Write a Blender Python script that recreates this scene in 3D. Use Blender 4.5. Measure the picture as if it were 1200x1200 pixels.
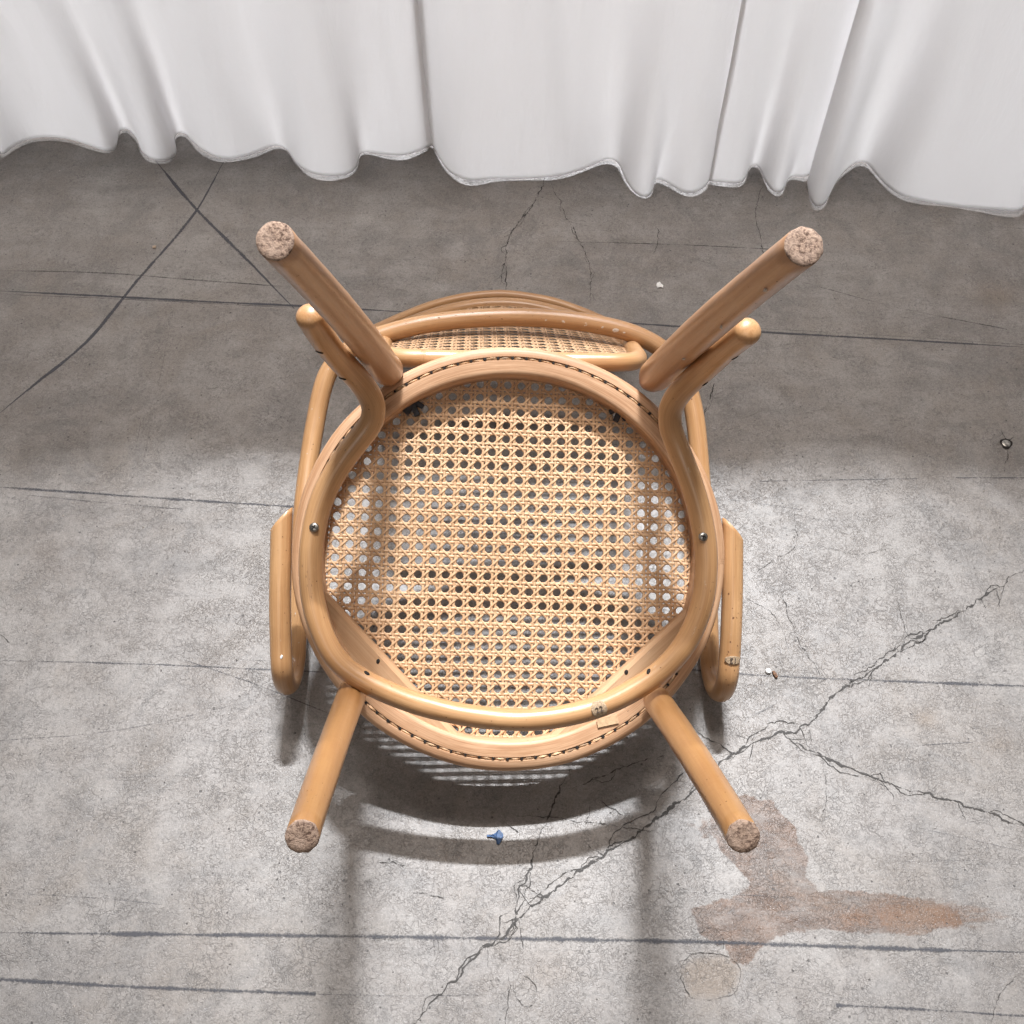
import bpy, bmesh, math, random
import numpy as np
from mathutils import Vector, Matrix, noise

for o in list(bpy.data.objects): bpy.data.objects.remove(o)
scn = bpy.context.scene
COL = scn.collection
random.seed(7)

# ------------------------------------------------------------------ camera
cam_d = bpy.data.cameras.new('camera'); cam = bpy.data.objects.new('camera', cam_d); COL.objects.link(cam)
cam_d.sensor_width = 36.0; cam_d.lens = 36.0; cam_d.clip_end = 200; cam_d.clip_start = 0.01
cam.location = (0, 0, 1.04); cam.rotation_euler = (math.radians(32), 0, 0)
scn.camera = cam

# ------------------------------------------------------------------ world and lamps
w = bpy.data.worlds.new('World'); scn.world = w; w.use_nodes = True
w.node_tree.nodes['Background'].inputs[0].default_value = (1.0, 0.92, 0.85, 1)
w.node_tree.nodes['Background'].inputs[1].default_value = 0.17

def lamp(name, loc, target, sx, sy, power, color):
    d = bpy.data.lights.new(name, 'AREA'); d.shape = 'RECTANGLE'; d.size = sx; d.size_y = sy
    d.energy = power; d.color = color
    o = bpy.data.objects.new(name, d); COL.objects.link(o); o.location = loc
    dv = Vector(target) - Vector(loc)
    # keep the long side parallel to x
    z = -dv.normalized(); x = Vector((1, 0, 0)); y = z.cross(x).normalized(); x = y.cross(z)
    o.matrix_world = Matrix.Translation(loc) @ Matrix((x, y, z)).transposed().to_4x4()
    return o
key = lamp('ceiling_strip_light', (0.36, 3.98, 6.0), (0.06, 0.30, 0), 1.2, 0.085, 118, (0.91, 0.95, 1.0))
key.data.spread = math.radians(12.5)      # spread narrowed to pool brightness around the chair
key.data.energy = 7.9
lamp('curtain_back_fill', (0.3, 5.2, 2.6), (0, 1.3, 0.4), 2.4, 0.3, 345, (0.93, 0.95, 1.0))  # unseen fill lamp, added to brighten the curtain from behind
lamp('ceiling_strip_light_above', (0.0, 1.395, 3.0), (0, 0.8, 0), 1.6, 0.25, 49, (1.0, 0.92, 0.86))
lamp('ceiling_strip_light_front', (-0.5, -2.4, 4.2), (0, 0.5, 0.3), 1.6, 0.4, 20, (1.0, 0.95, 0.90))

scn.view_settings.view_transform = 'Standard'; scn.view_settings.look = 'None'
scn.view_settings.exposure = 0.0; scn.view_settings.gamma = 1.0
scn.render.engine = 'CYCLES'
scn.cycles.use_light_tree = False; scn.cycles.max_bounces = 6; scn.cycles.diffuse_bounces = 3; scn.cycles.glossy_bounces = 3; scn.cycles.transparent_max_bounces = 8

# ------------------------------------------------------------------ survey data (metres)
BRACE = [(-0.171, 0.185, 0.192), (-0.1642, 0.175, 0.15), (-0.1554, 0.1664, 0.11), (-0.1393, 0.1532, 0.082), (-0.1287, 0.1334, 0.066), (-0.1344, 0.1167, 0.06), (-0.1478, 0.1009, 0.057), (-0.1732, 0.0632, 0.055), (-0.1855, 0.0193, 0.055), (-0.1863, -0.0264, 0.055), (-0.1804, -0.0577, 0.055), (-0.1655, -0.095, 0.055), (-0.14, -0.1158, 0.055), (-0.1046, -0.1318, 0.055), (-0.0668, -0.144, 0.055), (-0.0243, -0.1507, 0.055), (0.0016, -0.1524, 0.055), (0.0331, -0.1518, 0.055), (0.075, -0.143, 0.055), (0.1067, -0.1294, 0.055), (0.1385, -0.1088, 0.055), (0.1622, -0.0833, 0.055), (0.1777, -0.0499, 0.055), (0.1826, -0.0116, 0.055), (0.181, 0.0221, 0.055), (0.1689, 0.0686, 0.055), (0.1539, 0.1054, 0.057), (0.1464, 0.1215, 0.062), (0.1448, 0.1379, 0.07), (0.1531, 0.1531, 0.088), (0.1667, 0.1651, 0.115), (0.1746, 0.1733, 0.16), (0.1805, 0.1765, 0.208)]
LEGS = [{'base': (-0.15, -0.1336, 0.012), 'tip': (-0.1304, -0.17, 0.42), 'r0': 0.0138, 'r1': 0.0096}, {'base': (0.1444, -0.1395, 0.012), 'tip': (0.119, -0.1694, 0.42), 'r0': 0.0136, 'r1': 0.0096}, {'base': (-0.1224, 0.1816, -0.012), 'tip': (-0.1549, 0.1699, 0.42), 'r0': 0.016, 'r1': 0.0116}, {'base': (0.1425, 0.1818, -0.012), 'tip': (0.1567, 0.1745, 0.42), 'r0': 0.017, 'r1': 0.012}]
ARM = [(-0.2272, 0.034, -0.016), (-0.227, -0.01, -0.017), (-0.2268, -0.06, -0.019), (-0.2255, -0.095, -0.024), (-0.2245, -0.1155, -0.0257), (-0.2245, -0.129, -0.0412), (-0.2245, -0.134, -0.0625), (-0.2245, -0.129, -0.0837), (-0.2245, -0.1155, -0.0993), (-0.2235, -0.095, -0.1028), (-0.224, -0.03, -0.1105), (-0.2245, 0.04, -0.124), (-0.2222, 0.1, -0.138), (-0.2151, 0.1587, -0.146), (-0.2095, 0.1913, -0.148), (-0.1999, 0.2194, -0.15), (-0.1723, 0.2427, -0.15), (-0.1377, 0.2568, -0.15), (-0.0931, 0.2692, -0.15), (-0.0444, 0.2757, -0.15), (0.0017, 0.2788, -0.15), (0.0539, 0.278, -0.15), (0.1033, 0.2726, -0.15), (0.1548, 0.2597, -0.15), (0.1886, 0.2374, -0.15), (0.2033, 0.2146, -0.149), (0.2128, 0.1846, -0.147), (0.2173, 0.1495, -0.143), (0.221, 0.09, -0.136), (0.2215, 0.03, -0.121), (0.2225, -0.034, -0.1105), (0.222, -0.099, -0.1028), (0.223, -0.1195, -0.0993), (0.223, -0.133, -0.0837), (0.223, -0.138, -0.0625), (0.223, -0.133, -0.0412), (0.223, -0.1195, -0.0257), (0.224, -0.099, -0.024), (0.2253, -0.064, -0.019), (0.2255, -0.014, -0.017), (0.2257, 0.03, -0.016)]
FRAME = [(-0.095, 0.203, -0.036), (0, 0.203, -0.036), (0.095, 0.203, -0.036), (0.122, 0.2046, -0.04), (0.136, 0.2119, -0.06), (0.141, 0.23, -0.11), (0.145, 0.251, -0.17), (0.146, 0.2723, -0.23), (0.141, 0.289, -0.272), (0.124, 0.3067, -0.303), (0.085, 0.3286, -0.327), (0.04, 0.3419, -0.337), (0.004, 0.3454, -0.339), (-0.035, 0.3425, -0.337), (-0.08, 0.3299, -0.327), (-0.119, 0.3084, -0.303), (-0.136, 0.2908, -0.272), (-0.141, 0.2737, -0.23), (-0.142, 0.2517, -0.17), (-0.139, 0.2302, -0.11), (-0.134, 0.212, -0.06), (-0.12, 0.2046, -0.04)]
CREST = [(-0.187, 0.2808, -0.276), (-0.168, 0.2983, -0.304), (-0.14, 0.319, -0.327), (-0.105, 0.3397, -0.345), (-0.06, 0.3568, -0.356), (0.003, 0.3648, -0.36), (0.065, 0.3557, -0.356), (0.11, 0.3379, -0.345), (0.146, 0.3164, -0.327), (0.174, 0.2954, -0.304), (0.192, 0.2784, -0.276)]
CHORDS = [[(-0.1881, -0.0379, -0.004), (-0.0498, -0.179, -0.004)], [(0.0419, -0.1818, -0.004), (0.1851, -0.0505, -0.004)]]
SCREWS = [(-0.1823, 0.0219, 0.0662), (0.1769, 0.0183, 0.0662)]
COUNTER = [(-0.1275, -0.1045, -0.003), (0.1162, -0.1131, -0.003)]
BHOLES = [(-0.13, -0.1095, 0.055), (0.1289, -0.1104, 0.055)]
SLITS = [(-0.167, 0.1742, 0.15), (-0.1505, 0.1641, 0.1), (0.1937, 0.1606, 0.17), (0.1701, 0.1531, 0.11)]
TAG = (0.0823, -0.1416, 0.066)
TAG2 = (0.2205, -0.0991, -0.03)
SHIM = (0.0974, -0.1601, 0.001)
BRACKETS = [(-0.1028, 0.15, -0.022), (0.1145, 0.1479, -0.022)]
CREST_SCREW = (0.0088, 0.3431, -0.33)
CURTAINS = [[(-0.7788, 1.2877), (-0.7699, 1.3034), (-0.7493, 1.3254), (-0.7184, 1.3334), (-0.6841, 1.3274), (-0.6477, 1.3114), (-0.6233, 1.3015), (-0.609, 1.3015), (-0.6096, 1.3234), (-0.6106, 1.3477), (-0.6029, 1.3558), (-0.5934, 1.3477), (-0.5788, 1.3274), (-0.5648, 1.2955), (-0.5463, 1.2799), (-0.5278, 1.2779), (-0.5146, 1.2838), (-0.5141, 1.3034), (-0.523, 1.3314), (-0.5188, 1.3456), (-0.5062, 1.3415), (-0.4923, 1.3214), (-0.4717, 1.2995), (-0.4472, 1.2838), (-0.4275, 1.2818), (-0.3904, 1.2955), (-0.3603, 1.3154), (-0.3463, 1.3074), (-0.3299, 1.2779), (-0.3051, 1.2509), (-0.2747, 1.2414), (-0.2434, 1.249), (-0.2334, 1.2682), (-0.232, 1.2995), (-0.195, 1.2916), (-0.1661, 1.2877), (-0.137, 1.3034), (-0.1155, 1.3194)], [(-0.1317, 1.3314), (-0.1191, 1.3114), (-0.1089, 1.2838), (-0.0897, 1.2509), (-0.0612, 1.2338), (-0.0319, 1.2414), (0.0256, 1.2433), (0.0769, 1.249), (0.116, 1.2682), (0.1453, 1.2857), (0.1592, 1.2799), (0.1698, 1.2395), (0.1856, 1.2077), (0.2015, 1.2003), (0.2107, 1.2226), (0.2149, 1.2452), (0.2246, 1.2376), (0.2354, 1.2301), (0.2529, 1.2114), (0.2677, 1.2077), (0.2854, 1.2207), (0.2991, 1.2433)], [(0.2929, 1.232), (0.3179, 1.2282), (0.3431, 1.2263), (0.3535, 1.249), (0.3613, 1.2702), (0.3718, 1.2721), (0.3766, 1.249), (0.3836, 1.2151), (0.3957, 1.2021), (0.4071, 1.2207), (0.4155, 1.2433), (0.4273, 1.2452), (0.4373, 1.2357), (0.4483, 1.249)], [(0.4412, 1.2357), (0.4402, 1.1966), (0.4452, 1.1801), (0.4555, 1.1819), (0.4697, 1.2077), (0.4883, 1.2433), (0.5093, 1.2682), (0.5315, 1.2838), (0.54, 1.274), (0.5519, 1.2414), (0.5732, 1.2077), (0.6033, 1.1947), (0.6394, 1.1874), (0.6873, 1.1783), (0.7488, 1.1747)]]
CRACKS = [([(0.5925, 0.5718), (0.5343, 0.5353), (0.4886, 0.5053), (0.462, 0.4926), (0.4235, 0.4668), (0.3859, 0.4415), (0.3601, 0.4267), (0.3331, 0.4023), (0.3022, 0.3786), (0.2742, 0.3711), (0.2506, 0.3628), (0.222, 0.3462), (0.1814, 0.3105), (0.1509, 0.2888), (0.1149, 0.2634), (0.0947, 0.2509), (0.0671, 0.2346), (0.0331, 0.2105), (0.0082, 0.191), (-0.0122, 0.1718), (-0.0322, 0.1605), (-0.0479, 0.1419), (-0.0633, 0.1274), (-0.0858, 0.1025), (-0.1006, 0.0885)], 0.00272), ([(0.4831, 0.5021), (0.4365, 0.4843), (0.4147, 0.4698), (0.3921, 0.4495), (0.3716, 0.4395)], 0.00136), ([(0.3074, 0.3833), (0.2855, 0.388), (0.2614, 0.3767), (0.2394, 0.3581), (0.2289, 0.3444)], 0.00136), ([(0.2843, 0.373), (0.3244, 0.3481), (0.3616, 0.3327), (0.4021, 0.3149), (0.4598, 0.3), (0.5146, 0.2777)], 0.00221), ([(0.292, 0.3702), (0.3032, 0.3554), (0.3241, 0.3462), (0.3395, 0.3327), (0.3652, 0.3282), (0.3851, 0.3176)], 0.00094), ([(0.0638, 0.3435), (0.0526, 0.3193), (0.0435, 0.3061), (0.0343, 0.2803), (0.0255, 0.2634), (0.0184, 0.2346), (0.0083, 0.2145), (0.0033, 0.1987), (0.0049, 0.1833), (-0.0041, 0.1718)], 0.00238), ([(0.0033, 0.2011), (-0.0098, 0.191), (-0.013, 0.1756), (-0.0202, 0.1658), (-0.0418, 0.1553), (-0.0556, 0.1346), (-0.0671, 0.1238), (-0.0821, 0.106)], 0.00127), ([(0.0108, 0.2185), (0.0331, 0.209)], 0.00127), ([(0.1149, 0.2634), (0.1002, 0.2592), (0.0842, 0.2427), (0.0587, 0.2346), (0.0333, 0.2185), (0.0148, 0.2011)], 0.00111), ([(0.0947, 0.2509), (0.1043, 0.2718), (0.1293, 0.2871), (0.1426, 0.2931), (0.1552, 0.3105), (0.1733, 0.3282), (0.1905, 0.3417)], 0.00111), ([(0.1881, 0.3833), (0.2023, 0.372), (0.2193, 0.3628), (0.2333, 0.3517), (0.2506, 0.3628)], 0.00127), ([(0.1585, 0.3526), (0.1149, 0.3372), (0.0879, 0.3264), (0.0568, 0.3149)], 0.00136), ([(0.0, 0.2888), (0.0516, 0.2845), (0.1029, 0.2777), (0.1453, 0.2718)], 0.00076), ([(0.0515, 1.2491), (0.0314, 1.1838), (-0.0025, 1.1213), (-0.0085, 1.0783), (-0.0094, 1.0042)], 0.00187), ([(0.0575, 1.2301), (0.0843, 1.1442), (0.1083, 1.0615), (0.1078, 0.9883)], 0.00127), ([(0.3771, 1.2301), (0.3562, 1.1656), (0.3571, 1.0953), (0.3369, 1.0122)], 0.00102), ([(0.2055, 1.1567), (0.2116, 1.1213), (0.1998, 1.0783)], 0.00085), ([(0.2641, 0.8488), (0.2532, 0.8179), (0.2404, 0.7878)], 0.00187), ([(0.3075, 0.5463), (0.3143, 0.4926), (0.3317, 0.4515), (0.3368, 0.4365)], 0.00102), ([(0.2623, 0.5353), (0.2893, 0.5191), (0.3029, 0.4926), (0.3066, 0.4719)], 0.00068), ([(0.6158, 0.74), (0.6048, 0.7092)], 0.00136), ([(0.615, 0.7703), (0.6209, 0.7557), (0.6298, 0.761)], 0.00119), ([(0.3372, 0.6499), (0.3324, 0.6026), (0.2973, 0.5798), (0.2747, 0.5573)], 0.00059), ([(-0.0024, 0.1419), (-0.0031, 0.1131), (-0.0078, 0.0989)], 0.00085), ([(0.087, 0.3061), (0.1121, 0.2888)], 0.00102), ([(0.3241, 0.3462), (0.3195, 0.3018), (0.3098, 0.2845)], 0.00059), ([(0.4746, 0.1419), (0.4492, 0.1202), (0.4361, 0.0989)], 0.00085), ([(-0.1917, 0.4023), (-0.1704, 0.388), (-0.153, 0.3739)], 0.00102), ([(-0.5701, 0.4874), (-0.5568, 0.4801)], 0.00085), ([(0.4371, 0.5353), (0.4418, 0.4874), (0.4717, 0.4719)], 0.00059), ([(0.3604, 0.6026), (0.4084, 0.5911), (0.44, 0.6003)], 0.00051), ([(-0.1347, 0.2427), (-0.1051, 0.2394)], 0.00085), ([(-0.0962, 0.2145), (-0.0645, 0.209)], 0.00111), ([(0.0797, 0.2974), (0.072, 0.276)], 0.00085), ([(-0.0069, 0.2803), (0.0051, 0.2718)], 0.00119), ([(0.1583, 0.1456), (0.1655, 0.1553), (0.1852, 0.159), (0.2049, 0.1553), (0.2139, 0.1434), (0.2073, 0.1274), (0.1891, 0.1202), (0.1672, 0.1216), (0.1581, 0.1346), (0.1583, 0.1464)], 0.00068), ([(0.1759, 0.1627), (0.1788, 0.1756), (0.1899, 0.1809), (0.1996, 0.1733), (0.1977, 0.1627)], 0.00068), ([(0.0, 0.1346), (0.0032, 0.1238), (0.0141, 0.1131), (0.022, 0.1188), (0.0175, 0.1346), (0.0096, 0.1405)], 0.00068)]
SCUFFS = [([(-0.7192, 1.0498), (-0.5743, 1.0449), (-0.4284, 1.0301), (-0.296, 1.0171)], 0.00212, 0.7), ([(-0.7088, 1.0106), (-0.565, 1.001), (-0.4102, 0.9899), (-0.2805, 0.982), (-0.1397, 0.971)], 0.00289, 1.0), ([(-0.7071, 1.0042), (-0.5522, 0.9962), (-0.2918, 0.9788)], 0.00127, 0.7), ([(0.1157, 0.9554), (0.3329, 0.9355), (0.5139, 0.9219), (0.6817, 0.9084)], 0.00289, 1.0), ([(0.3337, 0.9416), (0.5151, 0.9279), (0.6829, 0.9129)], 0.00102, 0.6), ([(-0.6526, 0.7986), (-0.6204, 0.8445), (-0.5697, 0.9159), (-0.5232, 1.0285), (-0.4649, 1.1656), (-0.4392, 1.2781)], 0.00391, 1.0), ([(-0.5439, 1.282), (-0.467, 1.1783), (-0.3743, 1.0699), (-0.2975, 0.9772)], 0.00408, 1.0), ([(-0.6226, 0.6853), (-0.5591, 0.6804), (-0.3912, 0.6669), (-0.2614, 0.6571)], 0.00357, 0.9), ([(-0.6206, 0.6779), (-0.5145, 0.6656), (-0.3941, 0.6535)], 0.00212, 0.4), ([(0.2475, 0.6705), (0.3529, 0.6523)], 0.00187, 0.5), ([(-0.5622, 0.4576), (-0.4115, 0.4536), (-0.261, 0.4465), (-0.1581, 0.4415)], 0.00255, 0.65), ([(-0.3755, 0.4617), (-0.2529, 0.4566)], 0.00102, 0.4), ([(0.1773, 0.4485), (0.2787, 0.4395), (0.4076, 0.4336), (0.5543, 0.4276)], 0.00382, 0.65), ([(-0.4879, 0.1771), (-0.325, 0.1756), (-0.1624, 0.1741), (0.0, 0.1718), (0.1781, 0.1688), (0.323, 0.1642), (0.4833, 0.1597)], 0.00425, 0.85), ([(-0.477, 0.1361), (-0.3406, 0.1296), (-0.1816, 0.1238)], 0.00357, 0.85), ([(-0.2371, 0.1252), (-0.0947, 0.1223), (-0.0316, 0.1231)], 0.00136, 0.4), ([(0.2985, 0.1145), (0.3918, 0.1102), (0.4689, 0.1053)], 0.00323, 0.7), ([(-0.4976, 0.2137), (-0.3969, 0.2082), (-0.338, 0.2027)], 0.00153, 0.5), ([(-0.3609, 0.4586), (-0.2774, 0.4296), (-0.1909, 0.3947)], 0.00144, 0.6), ([(-0.5381, 0.3665), (-0.4236, 0.3767), (-0.3191, 0.4004), (-0.2397, 0.4237)], 0.0017, 0.3), ([(-0.4308, 0.3264), (-0.3345, 0.3291)], 0.00076, 0.4), ([(0.0588, 1.1074), (0.2442, 1.1005), (0.4732, 1.0834)], 0.00136, 0.7), ([(0.0374, 1.162), (0.1236, 1.1336), (0.2885, 1.0582)], 0.00102, 0.5), ([(0.3929, 1.0317), (0.5256, 0.9804), (0.6671, 0.9401)], 0.00144, 0.55), ([(0.5595, 1.1513), (0.7413, 1.1336)], 0.00111, 0.5), ([(-0.3024, 1.0749), (-0.0966, 1.0699), (0.0483, 1.0699)], 0.00094, 0.4), ([(0.302, 0.6941), (0.4955, 0.6978)], 0.00136, 0.6), ([(0.5427, 0.6991), (0.6262, 0.6991)], 0.00144, 0.6), ([(0.0337, 0.8775), (0.3823, 0.8819)], 0.00085, 0.3), ([(0.2544, 0.3928), (0.3332, 0.4316), (0.4027, 0.4566)], 0.00255, 0.25), ([(0.4295, 0.3618), (0.4838, 0.3646)], 0.00119, 0.6), ([(0.3874, 0.2427), (0.4594, 0.2444)], 0.00102, 0.5), ([(0.407, 0.276), (0.5079, 0.2526)], 0.00102, 0.4), ([(-0.4703, 0.7837), (-0.4647, 0.6742)], 0.00119, 0.35), ([(-0.4638, 1.0285), (-0.4544, 0.6742)], 0.00085, 0.35), ([(-0.0755, 1.1838), (0.0, 1.1567)], 0.00076, 0.5), ([(0.1781, 0.1688), (0.2347, 0.168)], 0.00255, 0.6), ([(0.1659, 0.2145), (0.273, 0.209)], 0.00094, 0.3), ([(0.3986, 0.6499), (0.4641, 0.6201)], 0.00102, 0.25), ([(0.2965, 0.3105), (0.3985, 0.2974)], 0.00085, 0.25), ([(0.2383, 0.1346), (0.315, 0.1188)], 0.00076, 0.3)]
STAIN = [(0.2013, 0.3), (0.2353, 0.3088), (0.2646, 0.3), (0.2825, 0.2743), (0.2912, 0.2468), (0.2864, 0.2265), (0.3005, 0.2153), (0.3646, 0.2121), (0.4009, 0.2074), (0.4293, 0.198), (0.4289, 0.1856), (0.3902, 0.1764), (0.3417, 0.1779), (0.2934, 0.1809), (0.2687, 0.1794), (0.2387, 0.168), (0.2244, 0.1508), (0.2082, 0.1493), (0.202, 0.1658), (0.1804, 0.1756), (0.1744, 0.1987), (0.2192, 0.209), (0.235, 0.2225), (0.2152, 0.2468), (0.2026, 0.2634)]
STAIN2 = [(0.176, 0.2803), (0.2031, 0.2931), (0.2128, 0.2634), (0.1869, 0.2592)]
STAIN3 = [(0.1583, 0.1456), (0.1728, 0.1553), (0.201, 0.1568), (0.2142, 0.1456), (0.2073, 0.1274), (0.1891, 0.1202), (0.164, 0.1216)]
RUST = (0.3815, 0.1933)
BLOTCH_SHADE = [(-0.4273, 0.1274, 0.2805, 0.33), (0.4589, 0.1274, 0.221, 0.28), (0.0308, 0.0782, 0.17, 0.25), (0.6653, 0.8892, 0.136, 0.22), (-0.3207, 0.2217, 0.0136, 0.5), (-0.2445, 0.2121, 0.0076, 0.5), (-0.2122, 0.1419, 0.0076, 0.6), (-0.0688, 0.168, 0.0085, 0.6), (-0.3433, 0.1025, 0.0119, 0.5), (-0.3954, 0.5741, 0.0255, 0.3), (-0.4349, 0.829, 0.0102, 0.5), (-0.2889, 0.8041, 0.0595, 0.35), (0.3069, 0.8179, 0.0595, 0.35), (0.3877, 0.9962, 0.051, 0.3), (0.4597, 0.8746, 0.0255, 0.4), (0.4997, 0.7181, 0.0153, 0.5), (0.4488, 0.6991, 0.0187, 0.4), (-0.0978, 1.1039, 0.0212, 0.4), (-0.049, 1.1074, 0.0187, 0.4), (0.3705, 0.2427, 0.0102, 0.35), (0.4458, 0.2225, 0.0102, 0.45), (-0.602, 0.8602, 0.051, 0.2), (0.5006, 0.6026, 0.051, 0.15), (0.5221, 0.3739, 0.0425, 0.3), (0.0, 0.1346, 0.0255, 0.2), (-0.1457, 0.5353, 0.255, 0.0), (0.4406, 0.3928, 0.0119, 0.3), (0.1858, 0.9647, 0.0255, 0.4), (0.3124, 1.1656, 0.034, 0.25), (0.67, 1.0449, 0.034, 0.35), (0.1271, 0.1346, 0.0765, 0.2), (-0.243, 0.3739, 0.034, 0.2)]  # floor blotches; broad ones at near edge and beside chair paint in shade
WARM = [(0.6658, 1.0042, 0.0297, 0.7), (0.4402, 0.3909, 0.0119, 0.9), (0.032, 0.1493, 0.0212, 0.3), (0.5107, 0.3646, 0.0127, 0.5), (-0.5506, 0.6026, 0.034, 0.2), (-0.6152, 0.7374, 0.0255, 0.2), (-0.076, 1.2021, 0.051, 0.3)]
SMALL = {'tape': (-0.0153, 0.2667), 'chip': (0.2051, 1.0203), 'pebble': (0.2794, 0.4445), 'bark': (0.2854, 0.4405), 'square': (-0.5106, 1.0953), 'bolt': (0.6174, 0.7505)}
CHAIR_O = (-0.002, 0.49805, 0.16136)
CHAIR_R = [(0.999128, 0.01199, 0.039989), (0.008177, 0.883109, -0.469096), (-0.040939, 0.469014, 0.882241)]

# ------------------------------------------------------------------ node helpers
def mat(name):
    m = bpy.data.materials.new(name); m.use_nodes = True
    return m, m.node_tree, m.node_tree.nodes['Principled BSDF']
class NT:
    def __init__(s, nt): s.nt = nt
    def n(s, t, **k):
        x = s.nt.nodes.new(t)
        for a, b in k.items():
            if a.startswith('i_'):
                key = a[2:]; x.inputs[int(key) if key.isdigit() else key].default_value = b
            else: setattr(x, a, b)
        return x
    def l(s, a, b): s.nt.links.new(a, b)
    def math(s, op, a, b=None, clamp=False):
        x = s.n('ShaderNodeMath', operation=op); x.use_clamp = clamp
        for i, v in enumerate((a, b)):
            if v is None: continue
            if isinstance(v, (int, float)): x.inputs[i].default_value = v
            else: s.l(v, x.inputs[i])
        return x.outputs[0]
    def ramp(s, fac, stops):
        x = s.n('ShaderNodeValToRGB'); s.l(fac, x.inputs[0]); e = x.color_ramp.elements
        while len(e) < len(stops): e.new(0.5)
        for i, (p, c) in enumerate(stops):
            e[i].position = p; e[i].color = (c, c, c, 1) if isinstance(c, (int, float)) else (*c, 1)
        return x.outputs[0]
    def mix(s, fac, a, b, blend='MIX'):
        x = s.n('ShaderNodeMix', data_type='RGBA', blend_type=blend)
        for i, v in ((0, fac), (6, a), (7, b)):
            if isinstance(v, (int, float)): x.inputs[i].default_value = v
            elif isinstance(v, tuple): x.inputs[i].default_value = (*v, 1)
            else: s.l(v, x.inputs[i])
        return x.outputs[2]
    def noise(s, vec, scale, detail=4, rough=0.55, dist=0.0):
        x = s.n('ShaderNodeTexNoise'); s.l(vec, x.inputs['Vector'])
        x.inputs['Scale'].default_value = scale; x.inputs['Detail'].default_value = detail
        x.inputs['Roughness'].default_value = rough; x.inputs['Distortion'].default_value = dist
        return x.outputs[0]
    def scale(s, vec, sc):
        x = s.n('ShaderNodeVectorMath', operation='MULTIPLY'); s.l(vec, x.inputs[0]); x.inputs[1].default_value = sc
        return x.outputs[0]
    def bump(s, h, strength, dist, normal=None):
        x = s.n('ShaderNodeBump'); s.l(h, x.inputs['Height']); x.inputs['Strength'].default_value = strength
        x.inputs['Distance'].default_value = dist
        if normal is not None: s.l(normal, x.inputs['Normal'])
        return x.outputs[0]

def wood_material(name, light, dark, rough=0.34, streak=1.0, spots=0.5, coat=0.4, wear=0.3):
    m, nt, b = mat(name); t = NT(nt)
    g = t.n('ShaderNodeAttribute', attribute_name='grain').outputs['Vector']
    fine = t.noise(t.scale(g, (900, 900, 22)), 1.0, 5, 0.6)
    broad = t.noise(t.scale(g, (110, 110, 5)), 1.0, 3, 0.5, 0.6)
    f = t.math('ADD', t.math('MULTIPLY', fine, 0.5), t.math('MULTIPLY', broad, 0.5))
    c = t.mix(t.ramp(f, [(0.5 - 0.16 / streak, 0.0), (0.5 + 0.16 / streak, 1.0)]), dark, light)
    # cloudy tone changes of the old lacquer
    cl = t.noise(g, 9, 4, 0.6)
    c = t.mix(t.math('MULTIPLY', t.ramp(cl, [(0.40, 0.0), (0.68, 1.0)]), 0.38), c, (dark[0] * 0.80, dark[1] * 0.70, dark[2] * 0.62))
    # short pores
    v = t.n('ShaderNodeTexVoronoi', feature='F1'); t.l(t.scale(g, (420, 420, 120)), v.inputs['Vector']); v.inputs['Scale'].default_value = 1.0
    pm = t.ramp(v.outputs['Distance'], [(0.10, 1.0), (0.20, 0.0)])
    gate = t.ramp(t.noise(g, 38, 2), [(0.60, 0.0), (0.68, 1.0)])
    p = t.math('MULTIPLY', t.math('MULTIPLY', pm, gate), spots)
    c = t.mix(p, c, (0.10, 0.045, 0.02))
    # scratches and rubbed places
    wr = t.ramp(t.noise(t.scale(g, (160, 160, 60)), 1.0, 6, 0.7), [(0.665, 0.0), (0.70, 1.0)])
    c = t.mix(t.math('MULTIPLY', wr, wear), c, (0.60, 0.50, 0.40))
    t.l(c, b.inputs['Base Color'])
    r = t.math('ADD', t.math('MULTIPLY', broad, 0.25), rough - 0.1)
    t.l(r, b.inputs['Roughness'])
    b.inputs['Coat Weight'].default_value = coat; b.inputs['Coat Roughness'].default_value = 0.3
    h = t.math('SUBTRACT', t.math('ADD', t.math('MULTIPLY', fine, 0.25), t.noise(g, 60, 3)), t.math('MULTIPLY', p, 0.8))
    t.l(t.bump(h, 0.35, 0.0010), b.inputs['Normal'])
    return m

M_ROD = wood_material('bentwood_lacquer', (0.57, 0.325, 0.152), (0.43, 0.225, 0.095), streak=1.5, spots=0.8, wear=0.45)
M_LEG = wood_material('leg_lacquer', (0.47, 0.245, 0.092), (0.38, 0.18, 0.062), spots=0.5, wear=0.3, streak=1.3)
M_REAR = wood_material('leg_lacquer_mixed_light', (0.52, 0.285, 0.145), (0.38, 0.19, 0.085), spots=0.5, wear=0.3)  # leg lacquer again, with the duller mixed light painted into its colour
M_RING = wood_material('seat_ring_beech', (0.61, 0.375, 0.22), (0.42, 0.225, 0.115), rough=0.52, streak=2.3, spots=0.7, coat=0.05)
M_BLOCK = wood_material('raw_block_beech', (0.62, 0.40, 0.235), (0.50, 0.29, 0.15), rough=0.6, streak=1.2, spots=0.4, coat=0.0, wear=0.7)

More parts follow.
